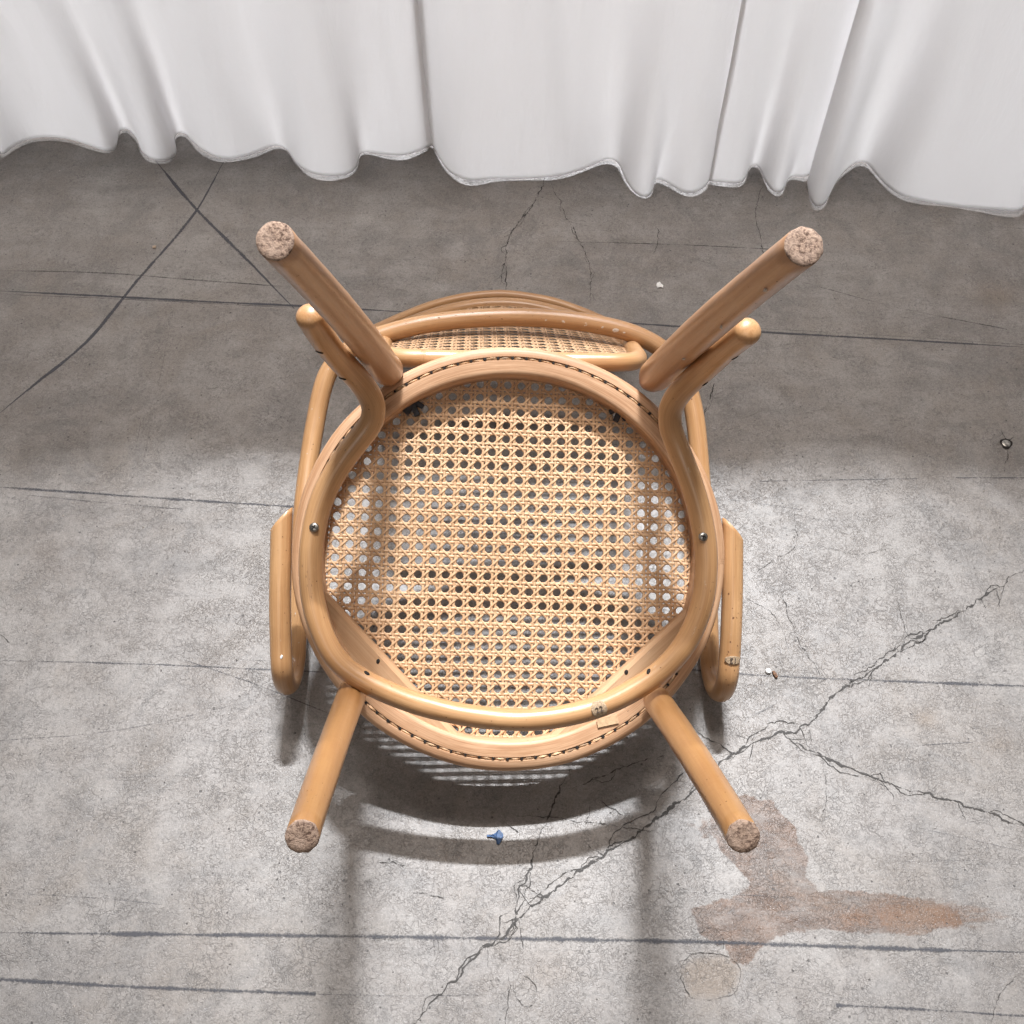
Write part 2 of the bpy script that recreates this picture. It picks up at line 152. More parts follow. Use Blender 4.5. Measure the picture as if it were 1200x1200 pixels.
def simple(name, col, rough=0.5, metal=0.0, var=0.15, scale=300, bump=0.0):
    m, nt, b = mat(name); t = NT(nt)
    co = t.n('ShaderNodeTexCoord').outputs['Object']
    nz = t.noise(co, scale, 4)
    c = t.mix(t.ramp(nz, [(0.35, 0.0), (0.65, 1.0)]), tuple(x * (1 - var) for x in col), tuple(min(1, x * (1 + var)) for x in col))
    t.l(c, b.inputs['Base Color']); b.inputs['Roughness'].default_value = rough; b.inputs['Metallic'].default_value = metal
    if bump: t.l(t.bump(nz, bump, 0.0008), b.inputs['Normal'])
    return m
M_STITCH = simple('old_stitch_cane', (0.52, 0.32, 0.175), 0.6, 0, 0.6, 90)
M_DARK = simple('dark_hole', (0.018, 0.014, 0.012), 0.9)
M_INK = simple('faded_ink', (0.075, 0.055, 0.045), 0.8)
M_METAL = simple('dull_steel', (0.33, 0.31, 0.28), 0.35, 1.0, 0.4)
M_BLACKMETAL = simple('black_hardware', (0.03, 0.03, 0.035), 0.45, 0.3, 0.4)
M_PAPER = simple('worn_paper', (0.38, 0.27, 0.17), 0.8, 0, 0.35, 900, 0.4)
M_PALE = simple('pale_shim', (0.60, 0.40, 0.23), 0.7)
M_CHIPW = simple('white_paint', (0.80, 0.79, 0.77), 0.6, 0, 0.1)
M_FLECK = simple('rubbed_paint_fleck', (0.60, 0.50, 0.42), 0.7, 0, 0.3, 700)
M_WORN = simple('worn_rod_end', (0.36, 0.225, 0.145), 0.7, 0, 0.25, 500)
M_BLUE = simple('blue_tape', (0.026, 0.065, 0.15), 0.6, 0, 0.35, 250, 0.5)
M_BARK = simple('brown_bark', (0.16, 0.075, 0.035), 0.7, 0, 0.6, 500, 0.5)
M_SQUARE = simple('tan_chip', (0.42, 0.32, 0.24), 0.8)

# sawn, worn end grain on the feet
m, nt, b = mat('worn_end_grain'); t = NT(nt); co = t.n('ShaderNodeTexCoord').outputs['Object']
n1 = t.noise(co, 420, 6, 0.75); n2 = t.noise(co, 130, 4, 0.6)
c = t.mix(t.ramp(n1, [(0.42, 0.0), (0.56, 1.0)]), (0.13, 0.075, 0.052), (0.52, 0.36, 0.265))
c = t.mix(t.ramp(n2, [(0.42, 0.0), (0.60, 0.55)]), c, (0.54, 0.39, 0.30))
t.l(c, b.inputs['Base Color']); b.inputs['Roughness'].default_value = 0.85
t.l(t.bump(n1, 0.9, 0.0015), b.inputs['Normal']); M_END = m

# cane
m, nt, b = mat('cane_strand'); t = NT(nt)
g = t.n('ShaderNodeAttribute', attribute_name='grain').outputs['Vector']; co = t.n('ShaderNodeTexCoord').outputs['Object']
f = t.noise(t.scale(g, (900, 900, 40)), 1.0, 4); bl = t.noise(co, 14, 3)
c = t.mix(t.ramp(f, [(0.35, 0.0), (0.65, 1.0)]), (0.48, 0.28, 0.15), (0.76, 0.505, 0.30))
c = t.mix(t.math('MULTIPLY', t.ramp(bl, [(0.45, 0.0), (0.7, 1.0)]), 0.6), c, (0.50, 0.29, 0.15))
t.l(c, b.inputs['Base Color']); b.inputs['Roughness'].default_value = 0.42
b.inputs['Subsurface Weight'].default_value = 0.0
M_CANE = m

# curtain cloth
m, nt, b = mat('white_polyester'); t = NT(nt); co = t.n('ShaderNodeTexCoord').outputs['Object']
b.inputs['Base Color'].default_value = (0.90, 0.90, 0.925, 1); b.inputs['Roughness'].default_value = 0.62
b.inputs['Sheen Weight'].default_value = 0.15
wv = t.noise(t.scale(co, (900, 900, 900)), 1.0, 2)
wr = t.math('ADD', t.noise(t.scale(co, (22, 22, 5)), 1.0, 4), t.math('MULTIPLY', t.noise(t.scale(co, (55, 55, 18)), 1.0, 5, 0.6, 1.5), 0.4))
nrm = t.bump(wr, 0.25, 0.006, t.bump(wv, 0.03, 0.0003))
t.l(nrm, b.inputs['Normal'])
tr = t.n('ShaderNodeBsdfTranslucent'); tr.inputs[0].default_value = (0.93, 0.92, 0.91, 1); t.l(nrm, tr.inputs['Normal'])
mx = t.n('ShaderNodeMixShader'); mx.inputs[0].default_value = 0.62
out = nt.nodes['Material Output']; t.l(b.outputs[0], mx.inputs[1]); t.l(tr.outputs[0], mx.inputs[2]); t.l(mx.outputs[0], out.inputs[0])
M_CLOTH = m

# concrete
m, nt, b = mat('old_concrete'); t = NT(nt); co = t.n('ShaderNodeTexCoord').outputs['Object']
A = lambda n: t.n('ShaderNodeAttribute', attribute_name=n).outputs['Fac']
big = t.noise(co, 3.5, 6, 0.62); mid = t.noise(co, 17, 6, 0.65); fine = t.noise(co, 420, 6, 0.85); fine2 = t.noise(co, 700, 3, 0.7)
c = t.mix(t.ramp(big, [(0.35, 0.0), (0.65, 1.0)]), (0.225, 0.198, 0.178), (0.330, 0.302, 0.278))
c = t.mix(t.math('MULTIPLY', t.ramp(mid, [(0.42, 0.0), (0.62, 1.0)]), 0.5), c, (0.39, 0.365, 0.345))
c = t.mix(t.math('MULTIPLY', t.ramp(t.noise(t.scale(co, (6, 42, 1)), 1.0, 4), [(0.5, 0.0), (0.7, 1.0)]), 0.35), c, (0.19, 0.177, 0.168))
# attribute driven blotches (some are painted shade), rust and brown spill, edges broken by noise
edge = t.math('SUBTRACT', t.noise(co, 55, 6, 0.7), 0.5)
bl = t.ramp(t.math('ADD', A('blotch_shade'), t.math('MULTIPLY', edge, 0.7)), [(0.15, 0.0), (0.8, 1.0)])
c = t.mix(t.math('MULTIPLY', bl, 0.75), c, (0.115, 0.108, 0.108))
st0 = t.math('ADD', A('stain'), t.math('MULTIPLY', edge, 0.9))
st = t.ramp(st0, [(0.40, 0.0), (0.50, 1.0)])
st = t.math('MULTIPLY', st, t.ramp(t.noise(t.scale(co, (26, 60, 1)), 1.0, 6, 0.75), [(0.30, 0.45), (0.6, 1.0)]))
stc = t.mix(t.ramp(t.noise(t.scale(co, (30, 90, 1)), 1.0, 5, 0.7), [(0.35, 0.0), (0.65, 1.0)]), (0.085, 0.043, 0.023), (0.185, 0.103, 0.062))
c = t.mix(t.math('MULTIPLY', st, 0.95), c, stc)
ru = t.ramp(t.math('ADD', A('rust'), t.math('MULTIPLY', t.math('SUBTRACT', t.noise(t.scale(co, (35, 150, 1)), 1.0, 6, 0.75), 0.5), 1.6)), [(0.30, 0.0), (0.8, 1.0)])
c = t.mix(t.math('MULTIPLY', ru, 0.8), c, (0.17, 0.078, 0.032))
c = t.mix(t.math('MULTIPLY', t.ramp(t.noise(co, 6.5, 5, 0.65, 0.8), [(0.48, 0.0), (0.66, 1.0)]), 0.45), c, (0.235, 0.195, 0.160))
c = t.mix(t.math('MULTIPLY', t.ramp(t.noise(co, 11, 6, 0.7, 1.2), [(0.52, 0.0), (0.60, 1.0)]), 0.32), c, (0.165, 0.155, 0.148))
c = t.mix(t.math('MULTIPLY', A('warm'), 0.7), c, (0.235, 0.175, 0.125))
# sand speckle, pits
c = t.mix(1.0, c, t.ramp(fine, [(0.30, 0.34), (0.42, 0.74), (0.54, 0.93), (0.72, 0.98)]), 'MULTIPLY')
c = t.mix(1.0, c, t.ramp(t.noise(co, 190, 5, 0.8), [(0.30, 0.55), (0.46, 0.92), (0.6, 1.0)]), 'MULTIPLY')
c = t.mix(t.ramp(fine2, [(0.60, 0.0), (0.72, 0.6)]), c, (0.62, 0.58, 0.54))
v = t.n('ShaderNodeTexVoronoi', feature='F1'); t.l(co, v.inputs['Vector']); v.inputs['Scale'].default_value = 110; v.inputs['Randomness'].default_value = 1
sel = t.n('ShaderNodeSeparateColor'); t.l(v.outputs['Color'], sel.inputs[0])
pit = t.math('MULTIPLY', t.ramp(t.math('ADD', v.outputs['Distance'], t.math('MULTIPLY', edge, 0.5)), [(0.07, 1.0), (0.12, 0.0)]), t.math('GREATER_THAN', sel.outputs[0], 0.62))
c = t.mix(t.math('MULTIPLY', pit, 0.85), c, (0.055, 0.05, 0.048))
# crazing: fine map cracks in patches
wv = t.n('ShaderNodeVectorMath', operation='ADD'); nn = t.n('ShaderNodeTexNoise'); t.l(co, nn.inputs['Vector']); nn.inputs['Scale'].default_value = 60; nn.inputs['Detail'].default_value = 4
sc = t.n('ShaderNodeVectorMath', operation='SCALE'); t.l(nn.outputs['Color'], sc.inputs[0]); sc.inputs['Scale'].default_value = 0.05
t.l(co, wv.inputs[0]); t.l(sc.outputs[0], wv.inputs[1])
cz = None
for scl, gthr, gs in ((75, 0.47, 22), (170, 0.43, 30)):
    v2 = t.n('ShaderNodeTexVoronoi', feature='DISTANCE_TO_EDGE'); t.l(wv.outputs[0], v2.inputs['Vector']); v2.inputs['Scale'].default_value = scl
    e = t.ramp(v2.outputs['Distance'], [(0.015, 1.0), (0.06, 0.0)])
    e = t.math('MULTIPLY', e, t.ramp(t.noise(co, gs, 5, 0.7), [(gthr, 0.0), (gthr + 0.14, 1.0)]))
    cz = e if cz is None else t.math('MAXIMUM', cz, e)
c = t.mix(t.math('MULTIPLY', cz, 0.6), c, (0.09, 0.082, 0.078))
t.l(c, b.inputs['Base Color'])
b.inputs['Specular IOR Level'].default_value = 0.55
t.l(t.math('ADD', t.math('MULTIPLY', mid, 0.34), 0.28), b.inputs['Roughness'])
h = t.math('SUBTRACT', t.math('SUBTRACT', t.math('ADD', t.math('MULTIPLY', fine, 0.5), t.math('MULTIPLY', mid, 1.2)), pit), t.math('MULTIPLY', cz, 0.8))
t.l(t.bump(h, 0.45, 0.0012), b.inputs['Normal'])
M_FLOOR = m

def mark_material(name, col, density, sx=1.0):
    m, nt, b = mat(name); t = NT(nt); co = t.n('ShaderNodeTexCoord').outputs['Object']
    b.inputs['Base Color'].default_value = (*col, 1); b.inputs['Roughness'].default_value = 0.7
    n_ = t.noise(co, 380, 5, 0.8); n2 = t.noise(co, 24, 4, 0.65)
    f = t.math('ADD', t.math('MULTIPLY', n_, 0.65), t.math('MULTIPLY', n2, 0.55))
    g_ = t.n('ShaderNodeAttribute', attribute_name='edge').outputs['Fac']
    f = t.math('SUBTRACT', f, t.math('MULTIPLY', g_, 0.22))
    thr = 0.72 - 0.30 * density
    a = t.ramp(f, [(thr - 0.09, 0.0), (thr + 0.07, 0.35 + 0.6 * density)])
    t.l(a, b.inputs['Alpha'])
    return m
M_CRACK = mark_material('crack_dirt', (0.040, 0.035, 0.031), 1.0)

# ------------------------------------------------------------------ mesh helpers
def link(o, parent=None):
    COL.objects.link(o)
    if parent is not None: o.parent = parent
    return o
def mesh_obj(name, verts, faces, materials, parent=None, smooth=True, grain=None, fmat=None, **props):
    me = bpy.data.meshes.new(name); me.from_pydata([tuple(v) for v in verts], [], faces)
    for mm in (materials if isinstance(materials, (list, tuple)) else [materials]): me.materials.append(mm)
    if fmat is not None: me.polygons.foreach_set('material_index', fmat)
    if smooth: me.polygons.foreach_set('use_smooth', [True] * len(me.polygons))
    if grain is not None:
        a = me.attributes.new('grain', 'FLOAT_VECTOR', 'POINT')
        a.data.foreach_set('vector', np.asarray(grain, dtype=np.float32).ravel())
    me.update(); o = bpy.data.objects.new(name, me); link(o, parent)
    for k, v in props.items(): o[k] = v
    return o

def catmull(pts, n, closed=False):
    P = [np.array(p, float) for p in pts]; out = []
    N = len(P); segs = N if closed else N - 1
    for i in range(segs):
        if closed: p0, p1, p2, p3 = P[i - 1], P[i], P[(i + 1) % N], P[(i + 2) % N]
        else:
            p1, p2 = P[i], P[i + 1]; p0 = P[i - 1] if i else 2 * p1 - p2; p3 = P[i + 2] if i + 2 < N else 2 * p2 - p1
        d = [max(np.linalg.norm(b - a), 1e-6) ** 0.5 for a, b in ((p0, p1), (p1, p2), (p2, p3))]
        t0 = 0; t1 = d[0]; t2 = t1 + d[1]; t3 = t2 + d[2]
        for k in range(n):
            t_ = t1 + (t2 - t1) * k / n
            A1 = (t1 - t_) / (t1 - t0) * p0 + (t_ - t0) / (t1 - t0) * p1
            A2 = (t2 - t_) / (t2 - t1) * p1 + (t_ - t1) / (t2 - t1) * p2
            A3 = (t3 - t_) / (t3 - t2) * p2 + (t_ - t2) / (t3 - t2) * p3
            B1 = (t2 - t_) / (t2 - t0) * A1 + (t_ - t0) / (t2 - t0) * A2
            B2 = (t3 - t_) / (t3 - t1) * A2 + (t_ - t1) / (t3 - t1) * A3
            out.append((t2 - t_) / (t2 - t1) * B1 + (t_ - t1) / (t2 - t1) * B2)
    if not closed: out.append(P[-1])
    return out
def smooth_path(p, closed, it=3):
    p = np.array(p)
    for _ in range(it):
        q = p.copy()
        if closed: q = 0.25 * np.roll(p, 1, 0) + 0.5 * p + 0.25 * np.roll(p, -1, 0)
        else: q[1:-1] = 0.25 * p[:-2] + 0.5 * p[1:-1] + 0.25 * p[2:]
        p = q
    return p

def sweep(name, path, radius, material, parent, closed=False, seg=20, ends='round', seed=0.0, flat=1.0, up=(0, 0, 1), wob=0.0004, end_mat=None, chip=0.0, chamfer=(0, 0), **props):
    """round rod swept along path; radius is a number or a function of 0..1"""
    P = np.array(path); n = len(P)
    if closed: T = np.roll(P, -1, 0) - np.roll(P, 1, 0)
    else: T = np.gradient(P, axis=0)
    T /= np.linalg.norm(T, axis=1)[:, None]
    L = np.concatenate([[0], np.cumsum(np.linalg.norm(np.diff(P, axis=0), axis=1))]); tot = L[-1]
    rf = radius if callable(radius) else (lambda u: radius)
    N0 = np.array(up, float); N0 -= T[0] * (N0 @ T[0]); N0 /= np.linalg.norm(N0)
    frames = []; Nv = N0
    for i in range(n):
        Nv = Nv - T[i] * (Nv @ T[i]); Nv /= np.linalg.norm(Nv); frames.append((Nv.copy(), np.cross(T[i], Nv)))
    V, G, Fc, fm = [], [], [], []
    rings = []
    def ring(c, fr, r, along, tang=None, jit=0.0, cut=0.0):
        s = len(V)
        for k in range(seg):
            a = 2 * math.pi * k / seg; ca, sa = math.cos(a), math.sin(a)
            rr = r * (1 + 0)
            rr += wob * noise.noise(Vector((c[0] * 28 + seed, c[1] * 28, c[2] * 28 + a * 0.4)))
            if jit: rr += jit * noise.noise(Vector((ca * 3 + seed * 3, sa * 3, along * 400)))
            v = c + fr[0] * ca * rr + fr[1] * sa * rr * flat
            if cut and tang is not None: v = v + tang * cut * ca * rr
            V.append(v); G.append((ca * r + seed * 0.37, sa * r, along + seed))
        rings.append(s)
    if not closed and ends == 'round':
        for j, q in enumerate((0.10, 0.45, 0.75, 0.93)):
            r0 = rf(0); ring(P[0] - T[0] * r0 * 0.75 * (1 - q) , frames[0], r0 * math.sqrt(max(1 - (1 - q) ** 2, 0.0)) * 0.995, -r0 * (1 - q))
    if ends == 'flat':
        r0 = rf(0); ring(P[0] - T[0] * 0.0008, frames[0], r0 * 0.90, -0.001, T[0], chip, chamfer[0])
    for i in range(n):
        ring(P[i], frames[i], rf(L[i] / tot), L[i], T[i], chip if (i in (0, n - 1) and ends == 'flat') else 0.0, chamfer[0] * max(0, 1 - L[i] / 0.035) + chamfer[1] * max(0, 1 - (tot - L[i]) / 0.035))
    if ends == 'flat':
        r0 = rf(1)
        for q, o in ((0.94, 0.0008), (0.6, 0.0011), (0.25, 0.0010)):
            ring(P[-1] + T[-1] * o, frames[-1], r0 * q, L[-1] + 0.001, T[-1], chip, chamfer[1])
    if not closed and ends == 'round':
        for q in (0.93, 0.75, 0.45, 0.10):
            r0 = rf(1); ring(P[-1] + T[-1] * r0 * 0.75 * (1 - q), frames[-1], r0 * math.sqrt(max(1 - (1 - q) ** 2, 0.0)) * 0.995, L[-1] + r0 * (1 - q))
    m_ = len(rings)
    for i in range(m_ if closed else m_ - 1):
        a, b_ = rings[i], rings[(i + 1) % m_]
        for k in range(seg):
            k2 = (k + 1) % seg
            Fc.append((a + k, a + k2, b_ + k2, b_ + k)); fm.append(1 if (end_mat and i >= m_ - 4) else 0)
    if not closed:
        Fc.append(tuple(rings[0] + k for k in reversed(range(seg)))); fm.append(0)
        Fc.append(tuple(rings[-1] + k for k in range(seg))); fm.append(1 if end_mat else 0)
    mats = [material] + ([end_mat] if end_mat else [])
    return mesh_obj(name, V, Fc, mats, parent, True, G, fm, **props)

def lathe(name, prof, center, axis, material, parent, seg=20, **props):
    ax = Vector(axis).normalized(); q = ax.to_track_quat('Z', 'Y'); V = []; Fc = []
    for r, z in prof:
        for k in range(seg):
            a = 2 * math.pi * k / seg; V.append(Vector(center) + q @ Vector((r * math.cos(a), r * math.sin(a), z)))
    for i in range(len(prof) - 1):
        for k in range(seg):
            k2 = (k + 1) % seg; Fc.append((i * seg + k, i * seg + k2, (i + 1) * seg + k2, (i + 1) * seg + k))
    Fc.append(tuple((len(prof) - 1) * seg + k for k in range(seg))); Fc.append(tuple(reversed(range(seg))))
    return V, Fc
def box_vf(c, ax, ay, az, hx, hy, hz):
    V = [Vector(c) + ax * sx * hx + ay * sy * hy + az * sz * hz for sx in (-1, 1) for sy in (-1, 1) for sz in (-1, 1)]
    return V, [(0, 1, 3, 2), (4, 6, 7, 5), (0, 4, 5, 1), (2, 3, 7, 6), (0, 2, 6, 4), (1, 5, 7, 3)]

# ------------------------------------------------------------------ floor (one sheet, finer where it is seen)
def axis_coords(lo, hi, step, far):
    mid_ = list(np.arange(lo, hi + step / 2, step)); out = []
    d = step; x = hi
    while x < far: d *= 1.6; x += d; out.append(x)
    out2 = []; d = step; x = lo
    while x > -far: d *= 1.6; x -= d; out2.append(x)
    return np.array(list(reversed(out2)) + mid_ + out)
xs = axis_coords(-0.80, 0.80, 0.0045, 7.0); ys = axis_coords(0.05, 1.50, 0.0045, 7.0)
X, Y = np.meshgrid(xs, ys)
nx, ny = len(xs), len(ys)
verts = np.stack([X.ravel(), Y.ravel(), np.zeros(X.size)], 1)
ii = np.arange(nx * ny).reshape(ny, nx)
faces = np.stack([ii[:-1, :-1].ravel(), ii[:-1, 1:].ravel(), ii[1:, 1:].ravel(), ii[1:, :-1].ravel()], 1)
me = bpy.data.meshes.new('floor'); me.vertices.add(len(verts)); me.vertices.foreach_set('co', verts.ravel().astype(np.float32))
me.loops.add(faces.size); me.loops.foreach_set('vertex_index', faces.ravel().astype(np.int32))
me.polygons.add(len(faces)); me.polygons.foreach_set('loop_start', np.arange(0, faces.size, 4, dtype=np.int32))
me.update(calc_edges=True); me.materials.append(M_FLOOR)
def sdf_poly(poly, X, Y):
    p = np.array(poly); d = np.full(X.shape, 1e9); ins = np.zeros(X.shape, bool)
    for i in range(len(p)):
        a = p[i]; b_ = p[(i + 1) % len(p)]; e = b_ - a; wx = X - a[0]; wy = Y - a[1]
        t_ = np.clip((wx * e[0] + wy * e[1]) / (e @ e), 0, 1); d = np.minimum(d, np.hypot(wx - e[0] * t_, wy - e[1] * t_))
        c_ = ((a[1] > Y) != (b_[1] > Y)) & (X < (b_[0] - a[0]) * (Y - a[1]) / (b_[1] - a[1] + 1e-12) + a[0]); ins ^= c_
    return np.where(ins, d, -d)
x_, y_ = X.ravel(), Y.ravel()
stain = np.clip(0.5 + sdf_poly(STAIN, x_, y_) / 0.018, 0, 1)
stain = np.maximum(stain, 0.62 * np.clip(0.5 + sdf_poly(STAIN2, x_, y_) / 0.03, 0, 1))
s3 = np.clip(0.5 + sdf_poly(STAIN3, x_, y_) / 0.008, 0, 1)
rust = np.exp(-(((x_ - RUST[0]) / 0.085) ** 2 + ((y_ - RUST[1]) / 0.014) ** 2))
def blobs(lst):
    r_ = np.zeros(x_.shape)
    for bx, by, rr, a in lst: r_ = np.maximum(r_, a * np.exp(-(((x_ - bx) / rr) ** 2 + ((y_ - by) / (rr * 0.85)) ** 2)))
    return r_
for nm, arr in (('stain', stain), ('rust', rust), ('blotch_shade', blobs(BLOTCH_SHADE)), ('warm', np.maximum(blobs(WARM), 0.95 * s3))):
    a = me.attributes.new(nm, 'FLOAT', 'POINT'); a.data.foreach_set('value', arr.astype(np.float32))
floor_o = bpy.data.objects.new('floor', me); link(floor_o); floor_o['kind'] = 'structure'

def jag(pts, amp, step=0.004):
    P = catmull([(x, y, 0) for x, y in pts], 8) if len(pts) > 2 else [np.array((*pts[0], 0.)), np.array((*pts[1], 0.))]
    out = [P[0]]
    for a, b_ in zip(P[:-1], P[1:]):
        n_ = max(1, int(np.linalg.norm(b_ - a) / step))
        for k in range(1, n_ + 1): out.append(a + (b_ - a) * k / n_)
    out = np.array(out)
    for i in range(len(out)):
        q = Vector((out[i][0] * 55, out[i][1] * 55, 3.1)); q2 = Vector((out[i][0] * 190, out[i][1] * 190, 7.7))
        q3 = Vector((out[i][0] * 480, out[i][1] * 480, 1.7)); v = noise.noise_vector(q) * 1.0 + noise.noise_vector(q2) * 0.75 + noise.noise_vector(q3) * 0.40
        out[i][0] += amp * v.x; out[i][1] += amp * v.y
    return out
def strip(name, P, width, z, material, vary=0.5, seed=0.0, taper=True):
    n = len(P); T = np.gradient(P, axis=0); T /= (np.linalg.norm(T, axis=1)[:, None] + 1e-9)
    V = []; Fc = []; E = []
    for i in range(n):
        nr = np.array([-T[i][1], T[i][0], 0]); f = 1.0
        if taper: f = min(1.0, 0.25 + 6.0 * min(i, n - 1 - i) / n)
        elif n > 40: f = min(1.0, 0.15 + 0.09 * min(i, n - 1 - i))
        wv_ = width * f * (1 + vary * 1.6 * noise.noise(Vector((i * 0.33, seed * 13.0, 0.5))) + vary * noise.noise(Vector((i * 0.9, seed * 7.0, 4.5))))
        wv_ = max(wv_, width * 0.15)
        for s_, e_ in ((-0.5, 1.0), (0, 0.0), (0.5, 1.0)):
            p = P[i] + nr * wv_ * s_; V.append((p[0], p[1], z)); E.append(e_)
    for i in range(n - 1):
        for k in range(2): Fc.append((3 * i + k, 3 * i + k + 1, 3 * i + k + 4, 3 * i + k + 3))
    o = mesh_obj(name, V, Fc, material, floor_o, False)
    a = o.data.attributes.new('edge', 'FLOAT', 'POINT'); a.data.foreach_set('value', E)
    return o
for i, (pts, wd) in enumerate(CRACKS):
    J = jag(pts, 0.0018 + wd * 0.55, 0.0017)
    strip('crack', J, wd * 0.70, 0.00050 + 0.00001 * i, M_CRACK, 0.95, i + 1.0)
    if wd > 0.0012 and len(J) > 30:
        rb = random.Random(i * 11 + 3)
        for k in range(int(len(J) * 0.0017 / 0.035)):
            a_ = rb.randrange(5, len(J) - 8); d_ = J[min(a_ + 6, len(J) - 1)] - J[a_]; L_ = np.linalg.norm(d_) + 1e-9; d_ /= L_
            if rb.random() < 0.5:      # a strand that leaves the crack and rejoins it
                m_n = min(rb.randint(10, 26), len(J) - 1 - a_); side = rb.choice((-1, 1)); amp = rb.uniform(0.003, 0.007)
                Q = np.array([J[a_ + q_] + np.array((-d_[1], d_[0], 0)) * side * amp * math.sin(math.pi * q_ / m_n) + np.array((noise.noise(Vector((q_ * 0.9, k, i))), noise.noise(Vector((q_ * 0.9, k, i + 50.5))), 0)) * 0.0009 for q_ in range(m_n + 1)])
                if len(Q) > 4: strip('crack', Q, wd * 0.38, 0.00042, M_CRACK, 0.8, k + i * 3.3, False)
            else:                      # a short dead-end hairline
                an = rb.uniform(0.4, 1.2) * rb.choice((-1, 1)); e_ = np.array((d_[0] * math.cos(an) - d_[1] * math.sin(an), d_[0] * math.sin(an) + d_[1] * math.cos(an), 0)); ln = rb.uniform(0.008, 0.030)
                Q = np.array([J[a_] + e_ * ln * q_ / 14 + np.array((noise.noise(Vector((q_ * 0.5, k * 3.1, i))), noise.noise(Vector((q_ * 0.5, k * 3.1, i + 9.5))), 0)) * 0.0028 * q_ / 14 for q_ in range(15)])
                strip('crack', Q, wd * 0.30, 0.00040, M_CRACK, 0.6, k + i * 7.3)
sc_m = {}
for i, (pts, wd, a) in enumerate(SCUFFS):
    k = round(a * 5)
    if k not in sc_m: sc_m[k] = mark_material('scuff_%d' % k, (0.060, 0.060, 0.070), a)
    strip('scuff_line', jag(pts, 0.0003, 0.008), wd * 1.25, 0.00020 + 0.000005 * i, sc_m[k], 0.22, i + 50.0, False)

# ------------------------------------------------------------------ curtains
def curtain(pts, ext_l, ext_r, front, label, seed):
    pts = [np.array((x, y - front, 0.0)) for x, y in pts]
    rnd = random.Random(seed)
    def extend(p, sgn, upto):
        out = []; x = p[0]; yb = p[1]; k = 0
        while (x - upto) * sgn < 0:
            x += sgn * rnd.uniform(0.018, 0.05); k += 1
            out.append(np.array((x, 1.30 + (0.05 if k % 2 else -0.045) * rnd.uniform(0.5, 1.2), 0.0)))
        return out
    if ext_l is not None: pts = list(reversed(extend(pts[0], -1, ext_l))) + pts
    if ext_r is not None: pts = pts + extend(pts[-1], 1, ext_r)
    P = np.array(catmull(pts, 10)); 
    # resample evenly
    L = np.concatenate([[0], np.cumsum(np.linalg.norm(np.diff(P, axis=0), axis=1))]); n = max(20, int(L[-1] / 0.004))
    s_ = np.linspace(0, L[-1], n); P = np.stack([np.interp(s_, L, P[:, k]) for k in range(3)], 1)
    def gauss(P, sg):
        if sg < 0.3: return P
        r = int(sg * 3) + 1; r = min(r, len(P) // 2 - 1); k = np.exp(-0.5 * (np.arange(-r, r + 1) / sg) ** 2); k /= k.sum()
        Q = np.stack([np.convolve(np.concatenate([2 * P[0, c] - P[r:0:-1, c], P[:, c], 2 * P[-1, c] - P[-2:-r - 2:-1, c]]), k, 'valid') for c in range(2)], 1)
        return np.concatenate([Q, np.zeros((len(Q), 1))], 1)
    zs = [0.003, 0.009, 0.017, 0.03, 0.045, 0.065, 0.09, 0.12, 0.16, 0.20, 0.25, 0.32, 0.42, 0.55, 0.7, 0.8, 0.92, 1.025]
    V = []; Fc = []
    base = P[:, 1].mean()
    for j, z in enumerate(zs):
        Q = gauss(P, 1.8 + 31 * min(z, 0.6) ** 0.8)
        for i in range(n):
            x, y = Q[i, 0], Q[i, 1]
            y = y + (1.275 - y) * min(0.75, 0.9 * z)
            y += 0.006 * noise.noise(Vector((x * 14 + seed, z * 3.0, 1.7))) * min(1, z * 12)
            y += 0.0035 * noise.noise(Vector((x * 30 + seed, z * 9.0 + x * 6, 5.7))) * min(1, z * 10)
            y += 0.0022 * (1 - abs(math.sin(x * 38 + 2.2 * noise.noise(Vector((x * 9, seed, 0))) + z * 5))) * min(1, z * 6)
            hem = 0.004 * noise.noise(Vector((i * 0.05, seed, 0)))
            V.append((x, y, z + (max(hem, -0.0015) if z < 0.1 else (0.045 * math.sin(x * 57 + 1.5 * math.sin(x * 13)) + 0.02 * math.sin(x * 23) if z > 1.0 else 0))))  # unseen top edge is waved to soften the shadow it casts
    for j in range(len(zs) - 1):
        for i in range(n - 1): Fc.append((j * n + i, j * n + i + 1, (j + 1) * n + i + 1, (j + 1) * n + i))
    o = mesh_obj('curtain', V, Fc, M_CLOTH)
    sb = o.modifiers.new('thickness', 'SOLIDIFY'); sb.thickness = 0.0005; sb.offset = 0
    o['label'] = label; o['category'] = 'curtain'; o['group'] = 'white curtain panels'
    return o
M_SEAM = simple('seam_thread', (0.84, 0.83, 0.84), 0.8)
curtain(CURTAINS[0], -1.9, None, 0.0, 'white curtain panel at the far left, with two narrow folds behind the left rear leg', 1)
curtain(CURTAINS[1], None, None, 0.004, 'wide white curtain panel hanging in the middle directly behind the chair back', 2)
curtain(CURTAINS[2], None, None, 0.0, 'narrow white curtain panel between two open slits, above the right rear chair leg', 3)
curtain(CURTAINS[3], None, 1.9, 0.006, 'white curtain panel at the far right, starting with a thin pointed fold', 4)

# ------------------------------------------------------------------ the chair
chair = bpy.data.objects.new('armchair', None); link(chair)
Rm = Matrix(CHAIR_R).to_4x4(); chair.matrix_world = Matrix.Translation(CHAIR_O) @ Rm
chair['label'] = 'bentwood armchair with cane seat and back, lying upside down on the concrete floor'; chair['category'] = 'armchair'
RO, RI, RY = 0.215, 0.1845, 0.2101 / 0.215

